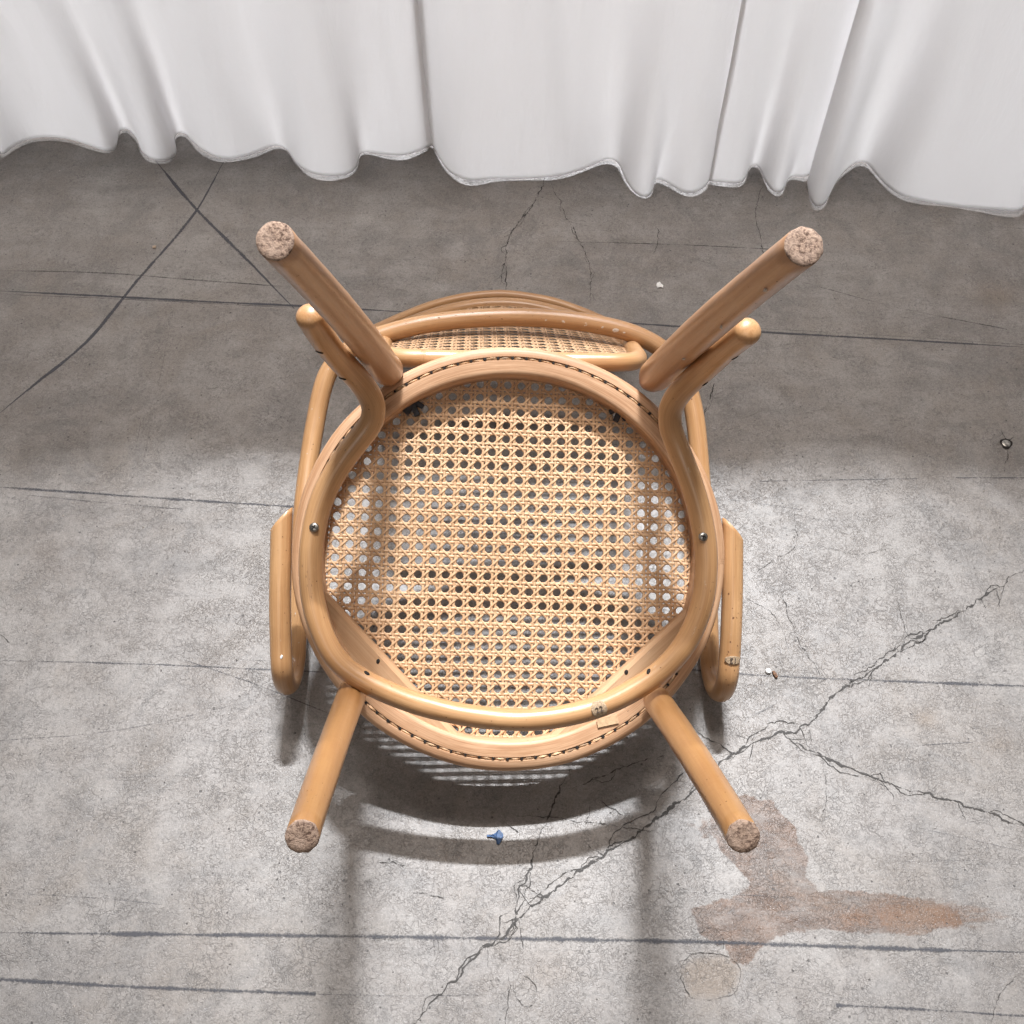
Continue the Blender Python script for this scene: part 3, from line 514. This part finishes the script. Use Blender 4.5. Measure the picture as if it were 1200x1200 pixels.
# seat ring
gR = RO - 0.0128
prof = [(RI, -0.0250), (RI + 0.002, -0.0275), (RO - 0.007, -0.0275), (RO - 0.002, -0.0255), (RO, -0.021), (RO + 0.0003, -0.012), (RO - 0.0006, -0.005),
        (RO - 0.003, -0.0012), (RO - 0.0065, -0.0001), (gR + 0.0018, 0), (gR + 0.0014, -0.0008), (gR + 0.0013, -0.0055), (gR - 0.0013, -0.0055), (gR - 0.0014, -0.0008), (gR - 0.0018, 0),
        (RI + 0.006, 0.0), (RI + 0.0025, -0.0006), (RI + 0.0006, -0.0028)]
V = []; Fc = []; G = []; NS = 220
for k in range(NS):
    a = 2 * math.pi * k / NS
    for r, z in prof:
        wob_ = 0.0007 * noise.noise(Vector((math.cos(a) * 3, math.sin(a) * 3, r * 20))) 
        zz = z + 0.0006 * noise.noise(Vector((math.cos(a) * 5, math.sin(a) * 5, r * 60)))
        V.append(((r + wob_) * math.cos(a), (r + wob_) * math.sin(a) * RY, zz)); G.append((r, z, a * RO))
np_ = len(prof)
for k in range(NS):
    for j in range(np_):
        Fc.append((k * np_ + j, k * np_ + (j + 1) % np_, ((k + 1) % NS) * np_ + (j + 1) % np_, ((k + 1) % NS) * np_ + j))
Fc = [tuple(reversed(f)) for f in Fc]
ring = mesh_obj('seat_ring', V, Fc, M_RING, chair, True, G)
md = ring.modifiers.new('edge', 'EDGE_SPLIT'); md.split_angle = math.radians(50)

# cane stitches lying in the groove of the ring
V = []; Fc = []; G = []
def capsule(a, b_, r, seg=6, lift=0.0):
    a = Vector(a); b_ = Vector(b_); d = (b_ - a); L_ = d.length; d.normalize()
    s1 = d.orthogonal().normalized(); s2 = d.cross(s1); base = len(V)
    for q in range(7):
        u = q / 6; c_ = a.lerp(b_, u); c_.z += lift * math.sin(math.pi * u); rr = r * (0.35 + 0.65 * math.sin(math.pi * min(max(u * 1.0, 0.08), 0.92)) ** 0.5)
        for k in range(seg):
            an = 2 * math.pi * k / seg; V.append(c_ + s1 * rr * math.cos(an) + s2 * rr * math.sin(an)); G.append((rr * math.cos(an), rr * math.sin(an), u * L_ + base * 0.01))
    for q in range(6):
        for k in range(seg):
            k2 = (k + 1) % seg; Fc.append((base + q * seg + k, base + q * seg + k2, base + (q + 1) * seg + k2, base + (q + 1) * seg + k))
nst = 92
for k in range(nst):
    a0 = 2 * math.pi * (k + 0.10) / nst; a1 = 2 * math.pi * (k + 0.90) / nst
    j_ = random.uniform(-0.0006, 0.0006)
    P0 = ((gR + j_) * math.cos(a0), (gR + j_) * math.sin(a0) * RY, -0.0022); P1 = ((gR - j_) * math.cos(a1), (gR - j_) * math.sin(a1) * RY, -0.0020)
    capsule(P0, P1, 0.00115 * random.uniform(0.75, 1.2), lift=random.uniform(0.0004, 0.0012))
    if random.random() < 0.4:
        P0 = ((gR + 0.0008) * math.cos(a0), (gR + 0.0008) * math.sin(a0) * RY, -0.0018)
        capsule(P0, P1, 0.0007, lift=0.002)
mesh_obj('cane_stitching', V, Fc, M_STITCH, ring, True, G, kind='stuff')
# peg holes where the cane is pulled through
V = []; Fc = []
for k in range(nst):
    a0 = 2 * math.pi * k / nst + random.uniform(-0.002, 0.002); rr = 0.0014 * random.uniform(0.8, 1.15)
    v_, f_ = lathe('', [(rr * 0.6, -0.002), (rr, 0.0), (rr, 0.0015), (rr * 0.9, 0.0018)], (gR * math.cos(a0), gR * math.sin(a0) * RY, -0.0013), (0, 0, 1), None, None, 8)
    o_ = len(V); V += v_; Fc += [tuple(i + o_ for i in f) for f in f_]
mesh_obj('cane_holes', V, Fc, M_DARK, ring, False, kind='stuff')

# woven cane: pairs of upright and level strands, two slanting families
def weave(to3, inside, ext, pitch, width, rot_, seed, warp=0.0007):
    V = []; Fc = []; G = []; rr = random.Random(seed)
    ca, sa = math.cos(rot_), math.sin(rot_)
    def emit(pts2, wd, lift):
        """pts2: list of (x, y, h); split to runs inside"""
        run = []
        runs = []
        for p in pts2:
            X_ = ca * p[0] - sa * p[1]; Y_ = sa * p[0] + ca * p[1]
            nx_ = noise.noise_vector(Vector((X_ * 22 + seed, Y_ * 22, 2.0)))
            n2_ = noise.noise_vector(Vector((X_ * 90 + seed, Y_ * 90, 9.0)))
            X_ += warp * nx_.x + warp * 0.45 * n2_.x; Y_ += warp * nx_.y + warp * 0.45 * n2_.y
            if inside(X_, Y_): run.append((X_, Y_, p[2] + lift))
            elif run: runs.append(run); run = []
        if run: runs.append(run)
        for run in runs:
            if len(run) < 2: continue
            A_ = np.array(run); T = np.gradient(A_[:, :2], axis=0); T /= (np.linalg.norm(T, axis=1)[:, None] + 1e-9)
            base = len(V); al = rr.uniform(0, 9); w2 = wd * rr.uniform(0.88, 1.12)
            for i in range(len(A_)):
                nr = (-T[i][1], T[i][0]); x, y, h = A_[i]
                for s1, dz in ((-0.5, 0.0), (-0.22, 0.00034), (0.22, 0.00034), (0.5, 0.0), (0, -0.0003)):
                    V.append(to3(x + nr[0] * w2 * s1, y + nr[1] * w2 * s1, h + dz)); G.append((s1 * wd + al, dz, i * pitch * 0.4 + al))
            for i in range(len(A_) - 1):
                a_ = base + 5 * i
                for k in range(5):
                    k2 = (k + 1) % 5; Fc.append((a_ + k, a_ + 5 + k, a_ + 5 + k2, a_ + k2))
    N = int(ext / pitch) + 2; e = 0.00032; gp = pitch * 0.128
    for i in range(-N, N + 1):
        for s1 in (-1, 1):
            jx = rr.uniform(-0.0003, 0.0003)
            pts = []; ptsh = []
            for j in range(-N, N + 1):
                for yy, hh in ((-gp, e * s1), (gp, -e * s1), (pitch * 0.31, 0), (pitch * 0.5, 0.0), (pitch * 0.69, 0)):
                    pts.append((i * pitch + s1 * gp + jx, j * pitch + yy, hh)); ptsh.append((j * pitch + yy, i * pitch + s1 * gp + jx, -hh if abs(hh) > 0 else 0.0))
            emit(pts, width, 0.0)
            # level strands go opposite at each crossing
            ptsh = [(x, y, (e * (-1 if (x - round(x / pitch) * pitch) * s1 > 0 else 1) * (-1) if abs(h) > 0 else 0)) for x, y, h in ptsh]
            emit(ptsh, width, 0.0)
    for i in range(-2 * N, 2 * N + 1):
        for sg in (1, -1):
            pts = []; jx = rr.uniform(-0.0003, 0.0003)
            for j in range(-8 * N, 8 * N + 1):
                x = j * pitch / 8 * 2 / 2
                y = ((i + 0.5) * pitch - x) if sg == 1 else (x - (i + 0.5) * pitch)
                if abs(y) > ext * 1.1 or abs(x) > ext * 1.1: continue
                h = 0.00070 * math.cos(2 * math.pi * y / pitch) if sg == 1 else 0.00070 * math.cos(2 * math.pi * x / pitch)
                pts.append((x + jx, y, h))
            if len(pts) > 2: emit(pts, width * 0.84, 0.0)
    return V, Fc, G
V, Fc, G = weave(lambda x, y, h: (x, y, -0.0235 + h), lambda x, y: x * x + (y / RY) ** 2 < 0.190 ** 2, 0.20, 0.01395, 0.0029, math.radians(-1.2), 3)
cane = mesh_obj('cane_seat', V, Fc, M_CANE, chair, True, G, kind='stuff')

# corner blocks under the front of the seat
for ci, ch in enumerate(CHORDS):
    a = np.array(ch[0][:2]); b_ = np.array(ch[1][:2]); 
    aa = math.atan2(a[1] / RY, a[0]); ab = math.atan2(b_[1] / RY, b_[0])
    n_ = 26; arc_ = [((RI + 0.001) * math.cos(ab + (aa - ab) * k / n_), (RI + 0.001) * math.sin(ab + (aa - ab) * k / n_) * RY) for k in range(n_ + 1)]
    cho = [arc_[-1] + (np.array(arc_[0]) - np.array(arc_[-1])) * k / 14 for k in range(1, 14)]
    loop = [tuple(p) for p in arc_] + [tuple(p) for p in cho]
    nA = len(arc_); cen = np.mean(np.array(arc_), axis=0)
    V = []; Fc = []; G = []; m_ = len(loop); d = (np.array(arc_[0]) - np.array(arc_[-1])); d /= np.linalg.norm(d); nn_ = np.array([-d[1], d[0]])
    if (cen - np.array(arc_[0])) @ nn_ < 0: nn_ = -nn_
    for zi, (z, inset) in enumerate(((-0.0215, 0.0), (-0.0075, 0.0), (-0.0030, 0.0045))):
        for i, p in enumerate(loop):
            q = np.array(p); q = q + nn_ * inset * (1 if i >= nA or i in (0, nA - 1) else 0)
            z2 = z + (0.0006 * noise.noise(Vector((q[0] * 60, q[1] * 60, ci * 5.0))) if zi else 0)
            V.append((q[0], q[1], z2)); G.append((float(q @ nn_), z, float(q @ d) + ci))
    for r_ in range(2):
        for i in range(m_): Fc.append((r_ * m_ + i, r_ * m_ + (i + 1) % m_, (r_ + 1) * m_ + (i + 1) % m_, (r_ + 1) * m_ + i))
    Fc.append(tuple(2 * m_ + i for i in range(m_))); Fc.append(tuple(reversed(range(m_))))
    mesh_obj('corner_block', V, Fc, M_BLOCK, chair, False, G)

# legs
names = ['leg'] * 4
legs = []
for i, L_ in enumerate(LEGS):
    p0 = np.array(L_['base']); p1 = np.array(L_['tip']); rear = i >= 2
    path = [p0 + (p1 - p0) * k / 24 for k in range(25)]
    bow = 0.004 if rear else 0.002
    path = [p + np.array((0, bow * math.sin(math.pi * k / 24), 0)) for k, p in enumerate(path)]
    r0, r1 = L_['r0'], L_['r1']
    if rear: rf = lambda u, r0=r0, r1=r1: (r0 + (r1 - r0) * u) if u > 0.05 else (r0 * (0.80 + 0.20 * (max(u, 0) / 0.05) ** 0.5))
    else: rf = lambda u, r0=r0, r1=r1: r0 + (r1 - r0) * u
    # a flat worn foot face closes the tip
    o = sweep('leg', path, rf, M_REAR if rear else M_LEG, chair, seg=36, ends='flat', seed=1.7 * i + 0.3, end_mat=M_END, chip=0.0007, wob=0.0003)
    legs.append(o)

# the bent brace that runs up both rear legs and round the front
pb = smooth_path(catmull(BRACE, 10), False, 40)
brace = sweep('leg_brace', pb, lambda u: 0.0112 - 0.0010 * math.exp(-((u - 0.5) / 0.2) ** 2), M_ROD, chair, seg=28, seed=4.2)

# arm rail: from one side of the seat round the back to the other
pa = smooth_path(catmull(ARM, 10), False, 30)
arm = sweep('arm_rail', pa, 0.0107, M_ROD, chair, seg=28, ends='flat', seed=9.1, chamfer=(-1.1, 1.1), up=(1, 0, 0))
# back frame with cane
pf = smooth_path(catmull(FRAME, 10, True), True, 25)
bframe = sweep('back_frame', pf, 0.0098, M_ROD, chair, closed=True, seg=24, seed=12.5)
pc = smooth_path(catmull(CREST, 10), False, 10)
crest = sweep('crest_rail', pc, 0.0068, M_ROD, chair, seg=20, seed=15.5)
FR2 = [(p[0], -p[2]) for p in FRAME]
poly = np.array([(p[0], -p[2]) for p in pf[::4]])
def in_poly(x, y):
    c_ = False; n_ = len(poly); j = n_ - 1
    for i in range(n_):
        if (poly[i][1] > y) != (poly[j][1] > y) and x < (poly[j][0] - poly[i][0]) * (y - poly[i][1]) / (poly[j][1] - poly[i][1]) + poly[i][0]: c_ = not c_
        j = i
    return c_
V, Fc, G = weave(lambda x, y, h: (x, 0.203 + 0.470 * (y - 0.036) - 1.4 * max(0, y - 0.036) / 0.264 * x * x + h, -y), lambda x, y: in_poly(x, y), 0.37, 0.0150, 0.0021, 0.0, 8)
mesh_obj('cane_back', V, Fc, M_CANE, chair, True, G, kind='stuff')

# ------------------------------------------------------------------ screws, holes, wear
def screw(pos, axis, r, parent, turn=0.3):
    v, f = lathe('', [(r * 1.02, -0.001), (r, 0.0004), (r * 0.86, 0.0011), (r * 0.5, 0.0016), (r * 0.05, 0.0018)], pos, axis, None, None, 20)
    o = mesh_obj('screw', v, f, M_METAL, parent, True)
    az = Vector(axis).normalized(); ax = az.orthogonal().normalized(); ax = Matrix.Rotation(turn, 3, az) @ ax; ay = az.cross(ax)
    V = []; Fc = []
    for a_, b2 in ((ax, ay), (ay, ax)):
        v, f = box_vf(Vector(pos) + az * 0.0013, a_, b2, az, r * 0.55, r * 0.13, 0.0006); n_ = len(V); V += v; Fc += [tuple(i + n_ for i in q) for q in f]
    mesh_obj('screw_slot', V, Fc, M_DARK, o, False)
    return o
screw(SCREWS[0], (-0.05, 0.1, 1), 0.0044, chair, 0.2); screw(SCREWS[1], (0.05, 0.1, 1), 0.0042, chair, 0.5)
cs = np.array(pf); i_ = int(np.argmin(cs[:, 2] + 5 * np.abs(cs[:, 0] - 0.009) * 0)); 
cp = min(pf, key=lambda p: abs(p[0] - 0.009) + (1 if p[2] > -0.3 else 0)); screw((cp[0], cp[1] - 0.0070, cp[2] + 0.0065), (0, -0.75, 0.7), 0.0035, chair, 0.1)
def pit(name, pos, axis, rx_, ry_, turn=0.0, mt=None, h=0.0009, parent=None):
    az = Vector(axis).normalized(); ax = az.orthogonal().normalized(); ax = Matrix.Rotation(turn, 3, az) @ ax; ay = az.cross(ax)
    V = []; Fc = []; n_ = 14
    for sc_, z in ((1.0, -0.002), (1.0, 0.0), (0.75, h * 0.5)):
        for k in range(n_):
            a = 2 * math.pi * k / n_; j = 1 + 0.12 * noise.noise(Vector((math.cos(a) * 2, math.sin(a) * 2, pos[0] * 100)))
            V.append(Vector(pos) + ax * rx_ * sc_ * j * math.cos(a) + ay * ry_ * sc_ * j * math.sin(a) + az * z)
    for r_ in range(2):
        for k in range(n_): Fc.append((r_ * n_ + k, r_ * n_ + (k + 1) % n_, (r_ + 1) * n_ + (k + 1) % n_, (r_ + 1) * n_ + k))
    Fc.append(tuple(2 * n_ + k for k in range(n_)))
    return mesh_obj(name, V, Fc, mt or M_DARK, parent or chair, True)
def on_rod(path, rad, p, toward):
    """surface point of a rod nearest to p on the side facing `toward`"""
    P = np.array(path); i = int(np.argmin(np.linalg.norm(P - np.array(p), axis=1))); c_ = P[i]; T = P[min(i + 1, len(P) - 1)] - P[max(i - 1, 0)]; T /= np.linalg.norm(T)
    d = np.array(toward, float); d -= T * (d @ T); d /= np.linalg.norm(d)
    return c_ + d * rad, d, T
for p in COUNTER: pit('screw_hole', p, (0, 0, 1), 0.0026, 0.0018, 0.6)
for p, tw in zip(BHOLES, ((0.55, 0.5, 0.6), (-0.55, 0.5, 0.6))):
    q, d, T = on_rod(pb, 0.0108, p, tw); pit('screw_hole', q, d, 0.0030, 0.0018, 0.5, parent=brace)
for p, sx in zip(SLITS, (-1, -1, 1, 1)):
    q, d, T = on_rod(pb, 0.0112, p, (0.35 * sx, -0.75, 0.12)); pit('screw_hole', q, d, 0.0042, 0.0016, 0.3 * sx, parent=brace)
# black corner brackets seen through the cane
for p, sx in zip(BRACKETS, (1, -1)):
    bx = Vector(p) + Vector((0, 0, 0.002)); V = []; Fc = []
    for off, hx, hy, hz, an in (((0, 0, 0), 0.0075, 0.0045, 0.0035, -0.65 * sx), ((0.006 * sx, -0.004, 0.001), 0.0030, 0.0060, 0.003, -0.4 * sx), ((-0.004 * sx, -0.004, 0.001), 0.0024, 0.0055, 0.002, -0.9 * sx), ((0.009 * sx, 0.003, 0), 0.006, 0.0026, 0.002, 0.6 * sx)):
        m3 = Matrix.Rotation(-an, 3, 'Z'); v, f = box_vf(bx + Vector(off), m3 @ Vector((1, 0, 0)), m3 @ Vector((0, 1, 0)), Vector((0, 0, 1)), hx, hy, hz)
        n_ = len(V); V += v; Fc += [tuple(i + n_ for i in q) for q in f]
    o = mesh_obj('corner_bracket', V, Fc, M_BLACKMETAL, chair, False); bv = o.modifiers.new('soft', 'BEVEL'); bv.width = 0.0009; bv.segments = 2

# worn paper tags stuck on the brace and on the right arm
def tag_on(path, rad, p, toward, half_len, ang, parent, digits, turn):
    q, d, T = on_rod(path, rad, p, toward); b2 = np.cross(T, d); V = []; Fc = []; nu, nv = 13, 9; c_ = q - d * rad
    for i in range(nu):
        for j in range(nv):
            u = (i / (nu - 1) * 2 - 1); v = (j / (nv - 1) * 2 - 1)
            k = 1 - 0.20 * max(0, abs(u) - 0.6) / 0.4 * (1 + 0.5 * noise.noise(Vector((u * 3, v * 3, 1)))); u2 = u * (1 - 0.30 * max(0, abs(v) - 0.4) / 0.6) * (1 + 0.06 * noise.noise(Vector((v * 6, u, 3)))); th = ang * v * k
            V.append(c_ + T * half_len * u2 + (d * math.cos(th) + b2 * math.sin(th)) * (rad + 0.00065))
    for i in range(nu - 1):
        for j in range(nv - 1): Fc.append((i * nv + j, i * nv + j + 1, (i + 1) * nv + j + 1, (i + 1) * nv + j))
    o = mesh_obj('paper_tag', V, Fc, M_PAPER, parent, True); sm = o.modifiers.new('t', 'SOLIDIFY'); sm.thickness = 0.0005; sm.offset = 0
    cu = bpy.data.curves.new('tag_digits', 'FONT'); cu.body = digits; cu.size = rad * 0.72; cu.align_x = 'CENTER'; cu.align_y = 'CENTER'; cu.extrude = 0.0002
    tmp = bpy.data.objects.new('tag_digits', cu); COL.objects.link(tmp); dg = bpy.context.evaluated_depsgraph_get(); me2 = bpy.data.meshes.new_from_object(tmp.evaluated_get(dg))
    bpy.data.objects.remove(tmp)
    o2 = bpy.data.objects.new('tag_digits', me2); link(o2, o); me2.materials.clear(); me2.materials.append(M_INK)
    z = Vector(d); x = Matrix.Rotation(turn, 3, z) @ Vector(T); y = z.cross(x)
    o2.matrix_local = Matrix.Translation(Vector(q) + z * 0.0013) @ Matrix((x, y, z)).transposed().to_4x4()
tag_on(pb, 0.0104, TAG, (0.0, -0.1, 1.0), 0.0072, 0.75, brace, '22', 0.0)
tag_on(pa, 0.0107, TAG2, (0.1, -0.1, 1.0), 0.0042, 0.75, arm, '12', math.radians(90))
v, f = box_vf(SHIM, Vector((0.97, 0.22, 0)), Vector((-0.22, 0.97, 0)), Vector((0, 0, 1)), 0.0105, 0.0042, 0.0004)
mesh_obj('wood_shim', v, f, M_PALE, chair, False)
# chipped white paint flecks on the rear rail and the right rear leg
rr = random.Random(5)
for k, (px_, sz) in enumerate(((0.065, 0.0022), (0.093, 0.0034), (0.132, 0.0038), (0.118, 0.0016), (0.150, 0.0016), (0.046, 0.0014))):
    q, d, T = on_rod(pa, 0.0107, (px_, 0.31, -0.29), (0, -0.45, 0.9)); pit('paint_chip', q, d, sz, sz * 0.6, rr.uniform(0, 3), M_FLECK, 0.0003, arm)
for k, (s_, sz) in enumerate(((0.35, 0.0016), (0.62, 0.0014), (0.86, 0.0013))):
    p0 = Vector(LEGS[3]['base']); p1 = Vector(LEGS[3]['tip']); c_ = p0.lerp(p1, s_); d = Vector((-0.3, -0.7, 0.25)).normalized()
    pit('paint_chip', c_ + d * 0.0138, d, sz, sz * 0.6, rr.uniform(0, 3), M_FLECK, 0.0003, legs[3])
q, d, T = on_rod(pa, 0.0107, (-0.2250, -0.10, -0.024), (0.2, 0, 1)); pit('paint_chip', q, d, 0.0022, 0.0012, 0.5, M_CHIPW, 0.0004, arm)

# small dents, dirt and rubbed places along the bent rods
def dents(name, path, rad, count, seed, facing, mt, smin, smax, parent, span=(0, 1)):
    rb = random.Random(seed); V = []; Fc = []; P = np.array(path)
    for k in range(count):
        i = int((span[0] + (span[1] - span[0]) * rb.random()) * (len(P) - 3)) + 1
        T = P[i + 1] - P[i - 1]; T /= np.linalg.norm(T); d = np.array(facing, float) + np.array([rb.uniform(-.9, .9), rb.uniform(-.9, .9), 0]); d -= T * (d @ T); d /= np.linalg.norm(d); b2 = np.cross(T, d)
        rr_ = rad(i / len(P)) if callable(rad) else rad; c_ = P[i] + d * (rr_ + 0.00012); s_ = rb.uniform(smin, smax); el = rb.uniform(0.25, 0.8); ph = rb.uniform(-0.5, 0.5); base = len(V)
        a1 = T * math.cos(ph) + b2 * math.sin(ph); a2 = -T * math.sin(ph) + b2 * math.cos(ph)
        for q in range(8):
            an = q * math.pi / 4; j = rb.uniform(0.6, 1.2); V.append(c_ + a1 * s_ * j * math.cos(an) + a2 * s_ * el * j * math.sin(an))
        Fc.append(tuple(base + q for q in range(8)))
    mesh_obj(name, V, Fc, mt, parent, False, kind='stuff')
M_DENT = simple('brown_dent', (0.20, 0.095, 0.04), 0.8, 0, 0.4)
dents('dents', pb, 0.0110, 70, 1, (0, 0, 1), M_DENT, 0.0003, 0.0008, brace)
dents('dents', pa, 0.0107, 60, 2, (0, 0, 1), M_DENT, 0.0003, 0.0009, arm)
dents('dents', pa, 0.0107, 22, 6, (0.2, 0, 1), M_DENT, 0.0005, 0.0013, arm, (0.90, 0.97))
dents('dents', pa, 0.0107, 26, 7, (0.1, -0.4, 1), M_DENT, 0.0004, 0.0012, arm, (0.36, 0.66))
dents('rubbed_spots', pa, 0.0107, 30, 8, (-0.2, 0, 1), M_FLECK, 0.0004, 0.0012, arm, (0.2, 0.40))
for i, (L_, lo) in enumerate(zip(LEGS, legs)):
    p0 = np.array(L_['base']); p1 = np.array(L_['tip']); lp = [p0 + (p1 - p0) * k / 24 + np.array((0, (0.004 if i >= 2 else 0.002) * math.sin(math.pi * k / 24), 0)) for k in range(25)]
    dents('dents', lp, lambda u, a=L_['r0'], c=L_['r1']: a + (c - a) * u, 16, 20 + i, (0, 0, 1) if i < 2 else (0, -1, 0.6), M_DENT, 0.0003, 0.0007, lo)
    dents('dents', lp, lambda u, a=L_['r0'], c=L_['r1']: a + (c - a) * u, 16, 40 + i, (0, -1, 0.2) if i >= 2 else (0, 0.6, 1), M_DENT, 0.0003, 0.0008, lo, (0.8, 1))

# ------------------------------------------------------------------ bits lying on the floor
rb = random.Random(77); V = []; Fc = []
for k in range(520):
    x = rb.uniform(-0.78, 0.78); y = rb.uniform(0.10, 1.45) if k % 3 else rb.gauss(1.27, 0.05); s_ = rb.uniform(0.0003, 0.0008) * (2.0 if rb.random() < 0.04 else 1); base = len(V); rot_ = rb.uniform(0, 3)
    for q in range(4): V.append((x + s_ * math.cos(rot_ + q * 1.57) * rb.uniform(0.6, 1.3), y + s_ * math.sin(rot_ + q * 1.57) * rb.uniform(0.5, 1.2), 0.0))
    V.append((x, y, s_ * 0.9))
    for q in range(4): Fc.append((base + q, base + (q + 1) % 4, base + 4))
grit = mesh_obj('grit', V, Fc, simple('pale_grit', (0.34, 0.30, 0.26), 0.9, 0, 0.5, 40), None, False, kind='stuff')
grit['label'] = 'fine pale grit and dust scattered over the concrete floor'; grit['category'] = 'grit'
def tagit(o, label, cat): o['label'] = label; o['category'] = cat; return o
def flake(name, outline, pos, size, th, material, rot=0.0, crumple=0.0):
    n_ = len(outline); V = []; c_, s_ = math.cos(rot), math.sin(rot)
    for zz, k in ((0.0008, 1.0), (0.0008 + th * 0.7, 1.0), (0.0008 + th, 0.8)):
        for x, y in outline:
            X_ = (x * c_ - y * s_) * size * k; Y_ = (x * s_ + y * c_) * size * k
            V.append((pos[0] + X_, pos[1] + Y_, zz + (crumple * abs(noise.noise(Vector((x * 2.3, y * 2.3, size * 900)))) if zz > 0.001 else 0)))
    V.append((pos[0], pos[1], 0.0008 + th + crumple * 0.3)); Fc = []
    for r_ in range(2):
        for i in range(n_): Fc.append((r_ * n_ + i, r_ * n_ + (i + 1) % n_, (r_ + 1) * n_ + (i + 1) % n_, (r_ + 1) * n_ + i))
    for i in range(n_): Fc.append((2 * n_ + i, 2 * n_ + (i + 1) % n_, 3 * n_))
    Fc.append(tuple(reversed(range(n_))))
    return mesh_obj(name, V, Fc, material, None, False)
S = SMALL
tagit(flake('tape_scrap', [(-1.25, 0.25), (-1.2, 0.0), (-0.6, -0.05), (-0.1, -0.25), (0.0, -0.85), (0.3, -0.95), (0.62, -0.45), (0.85, 0.1), (0.8, 0.35), (0.25, 0.95), (0.15, 0.75), (-0.25, 0.4), (-0.6, 0.25)], S['tape'], 0.0080, 0.0006, M_BLUE, 0.0, 0.003),
      'small torn scrap of blue tape in the lit gap of the chair shadow', 'tape scrap')
tagit(flake('paint_flake', [(-0.8, -0.9), (0.1, -0.7), (0.7, -1.0), (0.9, -0.2), (0.5, 0.4), (0.2, 1.1), (-0.5, 0.9), (-0.9, 0.2)], S['chip'], 0.0052, 0.0012, M_CHIPW, 0.1, 0.0015),
      'crumpled white paint flake on the dark concrete between the rear chair legs and the curtain', 'paint flake')
tagit(flake('white_pebble', [(math.cos(a / 9 * 6.283), math.sin(a / 9 * 6.283)) for a in range(9)], S['pebble'], 0.0030, 0.0022, M_CHIPW, 0.1, 0.0004),
      'tiny round white pebble beside the brown bark crumb, right of the arm', 'pebble')
tagit(flake('bark_crumb', [(-0.5, 1.2), (0.1, 1.4), (0.7, 0.4), (1.1, -0.8), (0.7, -1.4), (0.0, -1.2), (-0.4, 0.0)], S['bark'], 0.0031, 0.002, M_BARK, 0.1, 0.0012),
      'tiny brown bark crumb touching the white pebble, right of the arm', 'crumb')
tagit(flake('tan_chip', [(-1, -1), (1, -1), (1, 1), (-1, 1)], S['square'], 0.0024, 0.0012, M_SQUARE, 0.05, 0.0003),
      'tiny square tan chip on the floor left of the left rear leg tip', 'chip')
v, f = lathe('', [(0.0056, -0.002), (0.0058, 0.0006), (0.0050, 0.0012), (0.0030, 0.0013), (0.0005, 0.0011)], (S['bolt'][0], S['bolt'][1], 0.0), (0, 0, 1), None, None, 20)
bolt = tagit(mesh_obj('anchor_bolt', v, f, M_METAL, None, True), 'round grey anchor bolt head sunk in a chipped hole in the floor at the right', 'bolt')
V = []; Fc = []; n_ = 22
for k in range(n_):
    a = 2 * math.pi * k / n_; j = 0.0085 + 0.0028 * noise.noise(Vector((math.cos(a) * 2, math.sin(a) * 2, 5.5)))
    V.append((S['bolt'][0] + 0.9 * j * math.cos(a), S['bolt'][1] + j * math.sin(a), 0.00095))
Fc.append(tuple(range(n_))); mesh_obj('bolt_hole', V, Fc, M_DARK, floor_o, False)
